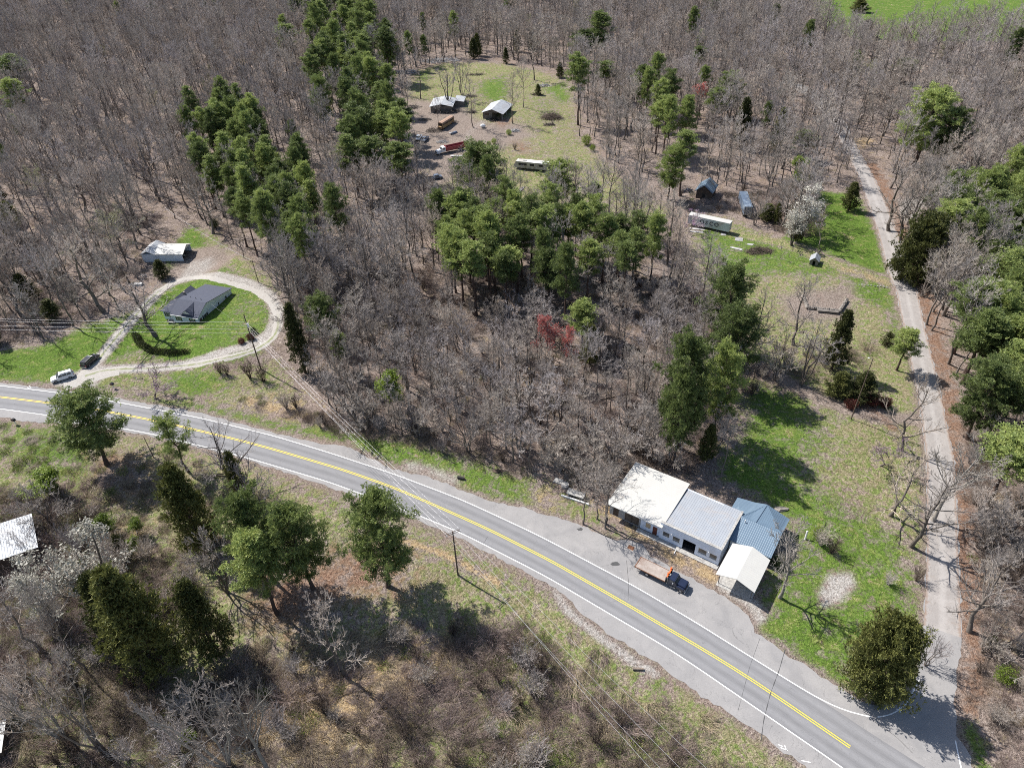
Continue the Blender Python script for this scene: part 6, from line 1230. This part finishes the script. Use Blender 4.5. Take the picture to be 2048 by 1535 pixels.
simple('white_sheet', 'white sheet glimpsed behind the ragged pine trunk', 'metal sheet', (957, 350), 10, [('sheet', MB().box(-1, 1, -.6, .6, .1, .2), 'scrap')])
simple('engine_wreck', 'pale blue car part wreck on the bare ground between bus and red truck', 'wreck', (908, 267), 40, [('body', MB().box(-1.6, 1.6, -.5, .5, .1, .7, .15), 'blue_car'), ('panel', MB().box(-2.2, -.9, -.4, .6, .705, .8), 'scrap')])
simple('propane_tank', 'white round tank on the weeds below the barn', 'tank', (966, 256), 0, [('tank', MB().blob((0, 0, .9), (1.2, .8, .8), 12, 8, 0, 1), 'white_trim'), ('leg', MB().box(-.6, -.45, -.3, .3, 0, .4), 'concrete'), ('leg', MB().box(.45, .6, -.3, .3, 0, .4), 'concrete')])
simple('boat_wreck', 'white and red wrecked boat hidden under the pines right of the gravel loop', 'boat', (648, 664), -8, [('hull', MB().prism_y([(-3.2, .9), (3.6, .9), (2.6, 0), (-2.8, 0)], -1.0, 1.0), 'white_trim'), ('stripe', MB().box(-3, 2.6, -1.04, -1.0, .45, .75), 'red_paint'), ('deck', MB().box(-1, 1.5, -.8, .8, .902, 1.5, .2), 'scrap')])
simple('trough', 'small white trough half hidden by the wood left of the house', 'trough', (277, 570), 0, [('basin', MB().box(-1.3, 1.3, -.6, .6, 0, .6, .1), 'scrap')])
simple('culvert_pipe', 'short dark culvert pipe end in the highway verge', 'pipe', (922, 957), -20, [('pipe', MB().rod((-.7, 0, .3), (.7, 0, .3), .3, .3, 14), 'dark')])
simple('leaf_pile', 'small brown leaf pile on the verge below the wood', 'leaf pile', (995, 942), 0, [('leaves', MB().blob((0, 0, .05), (1.0, .6, .3), 12, 6, .2, 8), 'old_wood')])

for i, (px_, R_, lab_) in enumerate((((885, 285), (2.5, 1.2), 'low junk heap beside the two pickups'), ((905, 245), (2.2, 1.4), 'branch pile right of the rusty bus'), ((850, 240), (3, 1.5), 'junk heap left of the rusty bus'), ((1030, 262), (2.0, 1.2), 'small rubbish heap right of the barn'), ((945, 225), (1.6, 1.0), 'small junk heap left of the barn'), ((830, 215), (3.5, 2), 'weathered junk heap at the left wood edge of the far clearing'), ((1100, 250), (2.5, 1.0), 'thin stick scatter under the round brush heap'))):
    heap('junk_heap', lab_, px_, R_, .9, 110, ['scrap', 'bark', 'grey_wood', 'scrap', 'bark', 'grey_wood', 'bark'][i], 50 + i, 'junk heap', 1.6, .09)
# ------------------------------------------------------------------ poles, wires, mailboxes
def pole(px, h, label, arm=None, lamp=False, r=.16, cat='utility pole', name='utility_pole'):
    g = G(*px); t = thing(name, g, 0, label, cat); MB().rod((0, 0, -.3), (0, 0, h), r, r * .65, 10).build('shaft', M['pole'], t)
    if arm is not None:
        a = math.radians(arm); u = np.array([math.cos(a), math.sin(a)]); w = np.array([-u[1], u[0]])
        for s_ in (-1, 1):
            c = w * .16 * s_; MB().rod((*(c - u * 1.35), h - .35), (*(c + u * 1.35), h - .35), .06, .06, 6).build('crossarm', M['pole'], t)
        for k in (-1.25, .45, 1.25):
            for s_ in (-.3, .3): MB().rod((*(u * k + w * s_), h - .3), (*(u * k + w * s_), h - .05), .06, .04, 8).build('insulator', M['white_trim'], t)
        MB().rod((*(u * 1.0), h - .4), (0, 0, h - 1.1), .02, .02, 5).build('brace', M['wire'], t); MB().rod((*(-u * 1.0), h - .4), (0, 0, h - 1.1), .02, .02, 5).build('brace', M['wire'], t)
    if lamp: MB().rod((0, 0, h - .2), (-.7, .1, h + .1), .035, .03, 6).build('arm', M['wire'], t); MB().blob((-.85, .1, h + .08), (.22, .14, .1), 10, 6, 0, 1).build('lamp_head', M['white_trim'], t)
    return np.array([g[0], g[1], g[2] + h])
pA = pole((522, 738), top_h(G(522, 738), (487, 628)), 'tall wooden power pole at the right end of the gravel loop', None, r=.17)
pB = pole((916, 1149), top_h(G(916, 1149), (906, 1062)), 'wooden power pole with double crossarm below the highway', 25)
pC = pole((1702, 838), top_h(G(1702, 838), (1752, 718)), 'leaning wooden lamp pole with white lamp above the red bushes', None, True, .13, 'lamp pole', 'lamp_pole')
pD = pole((517, 565), top_h(G(517, 565), (505, 521)), 'short brown service pole on the yard edge behind the house', None, r=.13)
pE = pole((307, 914), top_h(G(307, 914), (288, 873)), 'thin dark wooden post on the bank below the highway', None, r=.1)
tA = bpy.data.objects['utility_pole']; MB().rod((.3, -.2, pA[2] - tA.location[2] - 3.4), (.3, -.2, pA[2] - tA.location[2] - 2.5), .24, .24, 12).build('transformer', M['white_trim'], tA)
def wire(a, b, sag, label, r=.018, group=None):
    a = np.array(a, float); b = np.array(b, float); n = 24; f = np.linspace(0, 1, n + 1)[:, None]; p = a + (b - a) * f; p[:, 2] -= sag * 4 * (f[:, 0] * (1 - f[:, 0])); V, F = tubes(p[:-1], p[1:], np.full(n, r), np.full(n, r), 5)
    tag(add('power_line', mesh_np('power_line', [(V, F, 0)], [M['wire']], True)), label, 'power line', group)
def at(px, py, z): p = flat(px, py, z); return np.array([p[0], p[1], z])
ab = pB - pA; perp = np.array([-ab[1], ab[0], 0]); perp /= np.linalg.norm(perp)
zA = pA[2]; zB = pB[2]; uB = np.array([math.cos(math.radians(25)), math.sin(math.radians(25)), 0])
ends = [(pA + [-.5, .1, -2.2], (-60, 636), 'highest power line running left from the tall pole'), (pA + [-.2, 0, -3.2], (-60, 640), 'second power line running left from the tall pole'), (pA + [0, 0, -4.2], (-60, 649), 'third power line running left from the tall pole'), (pA + [0, 0, -5.2], (-60, 657), 'lowest bright power line running left from the tall pole')]
for s_, e_, lab in ends: wire(s_, at(e_[0], e_[1], s_[2] + 1.5), .3, lab, .016)
for k, (da, db) in enumerate((([-.1, 0, -2.2], uB * 1.25), ([-.1, 0, -3.2], uB * .45), ([0, 0, -4.2], -uB * 1.25), ([0, 0, -4.8], np.array([0, 0, -1.2])))):
    lab = ['outer', 'second', 'third', 'lowest'][k] + ' power line crossing the highway between the two poles'
    wire(pA + np.array(da), pB + db - (0 if k < 3 else 0), .9, lab, .016)
for k, (db, e_) in enumerate(((uB * 1.25, (1440, 1560)), (uB * .45, (1385, 1560)), (-uB * 1.25, (1345, 1560)), (np.array([0, 0, -1.2]), (1322, 1560)))):
    wire(pB + db, at(e_[0], e_[1], 10.5), .9, ['rightmost', 'second', 'third', 'leftmost'][k] + ' power line running from the crossarm pole to the bottom edge', .016)
wire(pD, at(330, 415, 7.5), 1.2, 'pale service line from the short brown pole back towards the garage wood', .03)
wire(pD, at(560, 488, 9), .5, 'thin service line from the short brown pole into the wood', .012); wire(pA + [0, 0, -4], G(430, 630) + [0, 0, 3.5], .4, 'thin service line from the tall pole to the white house', .012)
def mailbox(px, label, mt='black_paint'):
    t = simple('mailbox', label, 'mailbox', px, -20, [('post', MB().box(-.06, .06, -.06, .06, 0, 1.1), 'white_trim'), ('box', MB().prism_y([(-.45, 1.1), (.45, 1.1), (.45, 1.4), (.3, 1.6), (0, 1.68), (-.3, 1.6), (-.45, 1.4)], -.28, .28), mt), ('flag', MB().box(.1, .14, -.32, -.29, 1.3, 1.7), 'red_paint')])
mailbox((228, 776), 'black mailbox on a white post in the verge by the driveway mouth'); mailbox((32, 848), 'dark leaning mailbox on the lower highway verge at the left', 'dark')

# ------------------------------------------------------------------ vehicles
def wheel(t, x, y, r, w=.24, k=18):
    o = MB().cyl_y(x, r, r, y - w / 2, y + w / 2, k).build('wheel', M['tyre'], t); s_ = 1 if y > 0 else -1; yy = y + s_ * w / 2
    MB().cyl_y(x, r, r * .58, min(yy, yy + s_ * .015), max(yy, yy + s_ * .015), 14).build('rim', M['rim'], o)
def suv(px, ang, paint, label, open_gate=False, L=5.1, roof_open=False):
    g = G(*px); t = thing('parked_car', g, math.radians(ang), label, 'car'); h = L / 2; p = M[paint]
    MB().prism_y([(-h, .42), (-h + .05, 1.02), (-h + .1, 1.12), (h - 1.35, 1.12), (h - .35, 1.0), (h - .04, .82), (h, .42), (h - .35, .3), (-h + .3, .3)], -.96, .96).build('body', p, t, .06)
    c = MB(); zt = 1.80; c._a([(-h + .12, -.90, 1.121), (h - 1.3, -.90, 1.121), (h - 1.3, .90, 1.121), (-h + .12, .90, 1.121), (-h + .38, -.74, zt), (h - 2.1, -.74, zt), (h - 2.1, .74, zt), (-h + .38, .74, zt)], [(3, 2, 1, 0), (4, 5, 6, 7), (0, 1, 5, 4), (1, 2, 6, 5), (2, 3, 7, 6), (3, 0, 4, 7)]); c.build('cabin', p, t, .05)
    def sidewin(x0, x1, s_):
        def P(x, z): f = (z - 1.12) / (zt - 1.12); return (x, s_ * (.90 - .16 * f + .012), z)
        xt0 = x0 + (.1 if x0 < -h + .7 else 0); xt1 = x1 - (.55 if x1 > h - 1.9 else 0); V = [P(x0, 1.2), P(x1, 1.2), P(xt1, 1.68), P(xt0, 1.68)]; m = MB(); m._a(V + [(v[0], v[1] - s_ * .02, v[2]) for v in V], [(0, 1, 2, 3), (7, 6, 5, 4), (0, 4, 5, 1), (1, 5, 6, 2), (2, 6, 7, 3), (3, 7, 4, 0)]); m.build('side_window', M['glass'], t)
    for s_ in (-1, 1):
        for a, b in ((-h + .4, -h + 1.35), (-h + 1.45, -h + 2.35), (-h + 2.45, h - 1.55)): sidewin(a, b, s_)
        MB().box(h - .16, h + .01, s_ * .62 - .22, s_ * .62 + .22, .68, .86).build('headlight', M['chrome'], t); MB().box(-h - .01, -h + .1, s_ * .8 - .12, s_ * .8 + .12, .75, 1.1).build('tail_light', M['red_paint'], t); MB().box(h - 1.75, h - 1.55, s_ * 1.05 - .1, s_ * 1.05 + .1, 1.05, 1.22).build('mirror', p, t)
        MB().box(-h + .5, h - 2.3, s_ * .66 - .02, s_ * .66 + .02, zt + .02, zt + .07).build('roof_rail', M['chrome' if paint != 'white_paint' else 'dark'], t)
        for x in (-h + 1.0, h - .95): wheel(t, x, s_ * .86, .38)
    m = MB(); m._a([(h - 1.33, -.8, 1.16), (h - 1.33, .8, 1.16), (h - 2.04, .68, zt - .05), (h - 2.04, -.68, zt - .05), (h - 1.29, -.8, 1.17), (h - 1.29, .8, 1.17), (h - 2.0, .68, zt - .04), (h - 2.0, -.68, zt - .04)], [(0, 1, 2, 3), (7, 6, 5, 4), (0, 4, 5, 1), (1, 5, 6, 2), (2, 6, 7, 3), (3, 7, 4, 0)]); m.build('windscreen', M['glass'], t)
    MB().box(-h + .09, -h + .13, -.62, .62, 1.15, 1.1 + .02).box(-h + .15, -h + .22, -.6, .6, 1.2, 1.6).build('rear_window', M['glass'], t); MB().box(-h - .07, -h + .02, -.85, .85, .4, .62).box(h - .03, h + .06, -.85, .85, .38, .6).build('bumper', M['chrome' if paint != 'white_paint' else 'white_paint'], t)
    MB().box(h - 2.9, h - 2.3, -.4, .4, zt + .005, zt + .02).build('sunroof', M['glass'], t)
    if open_gate: m = MB(); m.box(-h - .95, -h + .3, -.75, .75, 1.72, 1.78); m.build('raised_tailgate', p, t)
    if roof_open: MB().box(-.9, .1, .1, .75, zt + .03, zt + .22).build('roof_load', M['white_trim'], t)
suv((127, 757), 210, 'white_paint', 'white wagon style car parked on the driveway apron beside the highway', roof_open=True)
suv((182, 725), 78, 'black_paint', 'black utility vehicle parked at the start of the gravel drive', L=5.3)
def flatbed():
    t = thing('flatbed_truck', (24.9, 74.7, .035), math.radians(-35.5), 'old navy flatbed truck with worn plank bed and orange lamps on the pull-off', 'truck')
    # local x forward; centre near cab back
    m = MB().box(-4.6, 1.0, -1.2, 1.2, 1.15, 1.25); m.build('bed', M['planks'], t); MB().box(-4.6, 3.2, -.45, -.3, .7, .9).box(-4.6, 3.2, .3, .45, .7, .9).build('chassis', M['dark'], t)
    f = MB().box(-4.65, 1.0, -1.26, -1.2, 1.1, 1.32).box(-4.65, 1.0, 1.2, 1.26, 1.1, 1.32).box(-4.75, -4.65, -1.26, 1.26, 1.05, 1.3); [f.box(-4.3 + i * .7, -4.22 + i * .7, -1.2, 1.2, 1.02, 1.149) for i in range(8)]; f.build('bed_frame', M['rust'], t)
    MB().box(1.02, 1.12, -1.15, 1.15, 1.25, 2.15).box(1.0, 1.3, -1.2, -1.05, 1.0, 2.3).box(1.0, 1.3, 1.05, 1.2, 1.0, 2.3).build('headboard', M['dark'], t); MB().box(-4.9, -4.4, -.9, -.75, .75, .95).build('hitch', M['dark'], t)
    for y in (1.05, -.15): 
        b = MB().rod((1.05, y, 2.16), (1.05, y, 2.5), .2, .16, 12); b.build('beacon', M['orange'], t)
    MB().box(1.0, 1.2, -.9, .9, 2.16, 2.24).build('light_bar', M['orange'], t); MB().rod((1.3, -.95, .6), (1.3, -.95, 2.4), .06).build('exhaust', M['chrome'], t)
    MB().prism_y([(1.45, .75), (1.42, 1.9), (1.6, 2.1), (2.55, 2.1), (3.0, 1.45), (3.0, .75)], -.95, .95).build('cab', M['navy'], t, .05)
    m = MB(); m._a([(3.03, -.8, 1.47), (3.03, .8, 1.47), (2.62, .72, 2.05), (2.62, -.72, 2.05), (2.98, -.8, 1.45), (2.98, .8, 1.45), (2.57, .72, 2.03), (2.57, -.72, 2.03)], [(0, 1, 2, 3), (7, 6, 5, 4), (0, 4, 5, 1), (1, 5, 6, 2), (2, 6, 7, 3), (3, 7, 4, 0)]); m.build('windscreen', M['glass'], t)
    for s_ in (-1, 1):
        MB().box(1.75, 2.6, s_ * .965 - .01, s_ * .965 + .01, 1.45, 1.95).build('side_window', M['glass'], t)
        MB().prism_y([(3.0, .6), (3.0, 1.3), (4.35, 1.2), (4.5, 1.0), (4.5, .6)], *sorted((s_ * .72, s_ * 1.08))).build('fender', M['navy'], t, .05)
        MB().box(4.5, 4.54, s_ * .85 - .14, s_ * .85 + .14, .8, 1.0).build('headlight', M['chrome'], t); MB().box(2.3, 2.45, s_ * 1.2 - .12, s_ * 1.2 + .12, 1.5, 1.8).build('mirror', M['chrome'], t); MB().box(1.9, 2.9, s_ * 1.02 - .1, s_ * 1.02 + .1, .45, .52).build('step', M['chrome'], t)
        wheel(t, 3.85, s_ * .93, .42, .26); wheel(t, -2.4, s_ * .95, .44, .3)
    MB().prism_y([(3.0, .75), (3.0, 1.5), (4.3, 1.42), (4.52, 1.3), (4.55, .75)], -.72, .72).build('hood', M['navy'], t, .05); MB().box(4.56, 4.6, -.6, .6, .75, 1.2).build('grille', M['dark'], t); MB().box(4.58, 4.72, -1.1, 1.1, .48, .7).build('bumper', M['chrome'], t)
flatbed()
def trailer(px, ang, L, mt, roof, label, text=None, hgt_=3.9, wd=2.5):
    g = G(*px); t = thing('box_trailer', g, math.radians(ang), label, 'trailer'); MB().box(0, L, 0, wd, 1.05, hgt_ - .05).build('body', M[mt], t); MB().box(-.02, L + .02, -.02, wd + .02, hgt_ - .05, hgt_).build('roof', M[roof], t)
    MB().box(.3, L - .3, .5, .65, .75, 1.05).box(.3, L - .3, wd - .65, wd - .5, .75, 1.05).build('chassis', M['dark'], t); 
    for x in (L - 1.2, L - 2.4):
        for y in (.25, wd - .25): wheel(t, x, y - wd / 2 + wd / 2 if False else y, .5, .3)
    for y in (.4, wd - .4): MB().box(2.3, 2.45, y - .08, y + .08, 0, .75).build('landing_leg', M['scrap'], t)
    e = MB()
    for a in (.25, .75): e.rod((L + .04, wd * a, 1.15), (L + .04, wd * a, hgt_ - .15), .03, .03, 6)
    e.build('door_bars', M['scrap'], t); MB().box(L + .021, L + .03, wd / 2 - .02, wd / 2 + .02, 1.1, hgt_ - .1).build('door_seam', M['dark'], t)
    if text:
        for ch, x, s_ in text:
            cu = bpy.data.curves.new('t', 'FONT'); cu.body = ch; cu.size = s_; cu.extrude = .01; cu.offset = .045; cu.align_x = 'CENTER'; to = bpy.data.objects.new('t', cu); col.objects.link(to); dg = bpy.context.evaluated_depsgraph_get(); me = bpy.data.meshes.new_from_object(to.evaluated_get(dg)); bpy.data.objects.remove(to); me.materials.clear(); me.materials.append(M['letter'])
            lo = add('lettering', me, t); lo.rotation_euler = (math.pi / 2, 0, 0); lo.location = (x, -.02, 1.95)
    return t
tr_ = trailer((1374, 452), -32.5, 13.4, 'cont_white', 'white_roof', 'long white box trailer with the letters OSCO on its side', [('O', 4.6, 1.75), ('S', 6.1, 1.7), ('C', 7.6, 1.7), ("'", 8.5, 1.4), ('O', 9.3, 1.75)])
trailer((1475, 404), -97, 12.0, 'cont_blue', 'cont_blue', 'dark blue weathered box trailer standing end on beside the cabin')
def dump():
    g = G(876, 309); t = thing('dump_truck', g, math.radians(207), 'white nosed dump truck with long red bed on the far clearing', 'truck')
    # x forward, origin near the front; body trails behind
    MB().box(-12.4, -3.4, -1.2, 1.2, 1.1, 1.3).box(-12.4, -3.4, -1.25, -1.15, 1.3, 2.5).box(-12.4, -3.4, 1.15, 1.25, 1.3, 2.5).box(-12.5, -12.4, -1.25, 1.25, 1.1, 2.5).box(-3.4, -3.3, -1.25, 1.25, 1.1, 2.9).build('dump_bed', M['red_paint'], t)
    MB().box(-12.38, -3.42, -1.14, 1.14, 1.302, 1.6).build('bed_floor', M['dark'], t); MB().box(-12, .2, -.5, -.3, .7, 1.0).box(-12, .2, .3, .5, .7, 1.0).build('chassis', M['dark'], t)
    MB().prism_y([(-3.1, .9), (-3.1, 2.7), (-1.7, 2.7), (-1.3, 1.9), (-1.3, .9)], -1.15, 1.15).build('cab', M['white_paint'], t, .08); MB().prism_y([(-1.3, .9), (-1.3, 1.85), (.5, 1.6), (.75, 1.3), (.75, .7), (-1.3, .7)], -.95, .95).build('hood', M['white_paint'], t, .08)
    m = MB(); m._a([(-1.24, -.95, 1.95), (-1.24, .95, 1.95), (-1.62, .9, 2.6), (-1.62, -.9, 2.6), (-1.3, -.95, 1.93), (-1.3, .95, 1.93), (-1.68, .9, 2.58), (-1.68, -.9, 2.58)], [(0, 1, 2, 3), (7, 6, 5, 4), (0, 4, 5, 1), (1, 5, 6, 2), (2, 6, 7, 3), (3, 7, 4, 0)]); m.build('windscreen', M['glass'], t)
    for s_ in (-1, 1):
        MB().box(-2.8, -1.85, s_ * 1.165 - .01, s_ * 1.165 + .01, 1.8, 2.45).build('side_window', M['glass'], t); MB().prism_y([(-.9, .7), (-.9, 1.35), (.4, 1.3), (.7, 1.0), (.7, .7)], *sorted((s_ * .95, s_ * 1.25))).build('fender', M['white_paint'], t, .05)
        for x in (-.1, -9.3, -10.6): wheel(t, x, s_ * 1.05, .52, .34)
    MB().box(.76, .82, -.7, .7, .8, 1.4).build('grille', M['dark'], t); MB().box(.8, .95, -1.15, 1.15, .5, .75).build('bumper', M['chrome'], t)
dump()
def bus():
    g = G(893, 252); t = thing('school_bus', g, math.radians(62), 'rusted yellow old bus without wheels among weeds on the far clearing', 'bus')
    MB().prism_x([(-1.2, .5), (-1.2, 2.5), (-.95, 2.85), (0, 3.0), (.95, 2.85), (1.2, 2.5), (1.2, .5)], -4.8, 4.8).build('body', M['bus_yellow'], t); MB().prism_x([(-1.21, 2.5), (-.96, 2.87), (0, 3.03), (.96, 2.87), (1.21, 2.5), (0, 2.6)], -4.82, 4.82).build('roof', M['bus_roof'], t)
    for s_ in (-1, 1):
        for i in range(8): MB().box(-4.3 + i * 1.08, -3.5 + i * 1.08, s_ * 1.21 - .01, s_ * 1.21 + .01, 1.7, 2.35).build('side_window', M['dark'], t)
        for x in (-3.2, 3.0): wheel(t, x, s_ * 1.05, .45, .3)
    MB().box(-5.9, -4.81, -.9, .9, .5, 1.5, .1).build('hood', M['bus_yellow'], t); MB().box(-4.84, -4.8, -.95, .95, 1.6, 2.5).build('windscreen', M['dark'], t)
bus()
heap('weed_heap', 'dark dry weeds and branches heaped round the rusty bus nose', (868, 262), (3.6, 2.2), 1.3, 200, 'bark', 31, 'brush heap', 1.8, .06)
heap('weed_heap', 'tangle of dead branches in front of the old grey shed', (895, 224), (6.0, 2.6), 2.0, 300, 'bark', 32, 'brush heap', 2.6, .07)
def rv():
    g = G(1029, 338); t = thing('caravan', g, math.radians(-19), 'dirty white motor caravan with grimy windows on the far clearing', 'caravan'); L = 12.6
    MB().prism_y([(0, .7), (-.25, 1.6), (.5, 3.0), (1.2, 3.15), (L, 3.05), (L, .6)], 0, 2.5).build('body', M['rv_white'], t, .05); MB().poly([(.9, -.03, 3.13), (L + .05, -.03, 3.1), (L + .05, 2.53, 3.1), (.9, 2.53, 3.13)], .06).build('roof', M['white_trim'], t)
    for x in (3.2, 9.6): MB().box(x, x + 1.2, .9, 1.6, 3.15, 3.27).build('roof_vent', M['scrap'], t)
    for x0, x1 in ((1.6, 4.8), (6.0, 7.6), (9.4, 11.0)): w = MB().box(x0, x1, -.03, 0, 1.75, 2.5).build('side_window', M['dark'], t)
    MB().box(8.1, 8.8, -.03, 0, .75, 2.6).build('door', M['scrap'], t)
    for x in (2.2, 9.0, 10.1): 
        for y in (.2, 2.3): wheel(t, x, y, .42, .26)
rv()
def pickup(px, ang, paint, label, wreck=False):
    g = G(*px); t = thing('pickup_truck', g, math.radians(ang), label, 'pickup'); MB().prism_y([(-2.7, .45), (-2.7, 1.05), (1.2, 1.05), (2.3, .98), (2.55, .75), (2.55, .4)], -.95, .95).build('body', M[paint], t, .06)
    MB().box(-.55, 1.35, -.85, .85, 1.05, 1.72, .16).build('cabin', M[paint], t, .05); MB().box(-2.6, -.65, -.78, .78, 1.052, 1.07).build('bed_floor', M['dark'], t); MB().box(1.22, 1.4, -.72, .72, 1.12, 1.55).build('windscreen', M['glass'], t)
    for s_ in (-1, 1):
        MB().box(-.3, 1.0, s_ * .83 - .03, s_ * .83 + .03, 1.15, 1.55).build('side_window', M['glass'], t); MB().box(2.5, 2.57, s_ * .7 - .15, s_ * .7 + .15, .65, .85).build('headlight', M['chrome'], t)
        for x in (-1.7, 1.6): wheel(t, x, s_ * .86, .37)
pickup((838, 278), 262, 'white_paint', 'pale blue white pickup facing the viewer beside the blue truck'); pickup((850, 281), 255, 'blue_car', 'blue stripped pickup truck right next to the pale pickup')
pickup((871, 358), 20, 'blue_car', 'blue car wreck in the shade below the red dump truck')
log_('log_pile', 'long thin pale logs on the grass below the caravan', (1036, 385), 65, 9, .16, 'scrap', 3, 'log pile')
heap('debris', 'dark debris beside the shaded cabin', (1376, 383), (2, 1.5), 1.2, 90, 'navy', 33, 'debris', 1.4, .1)
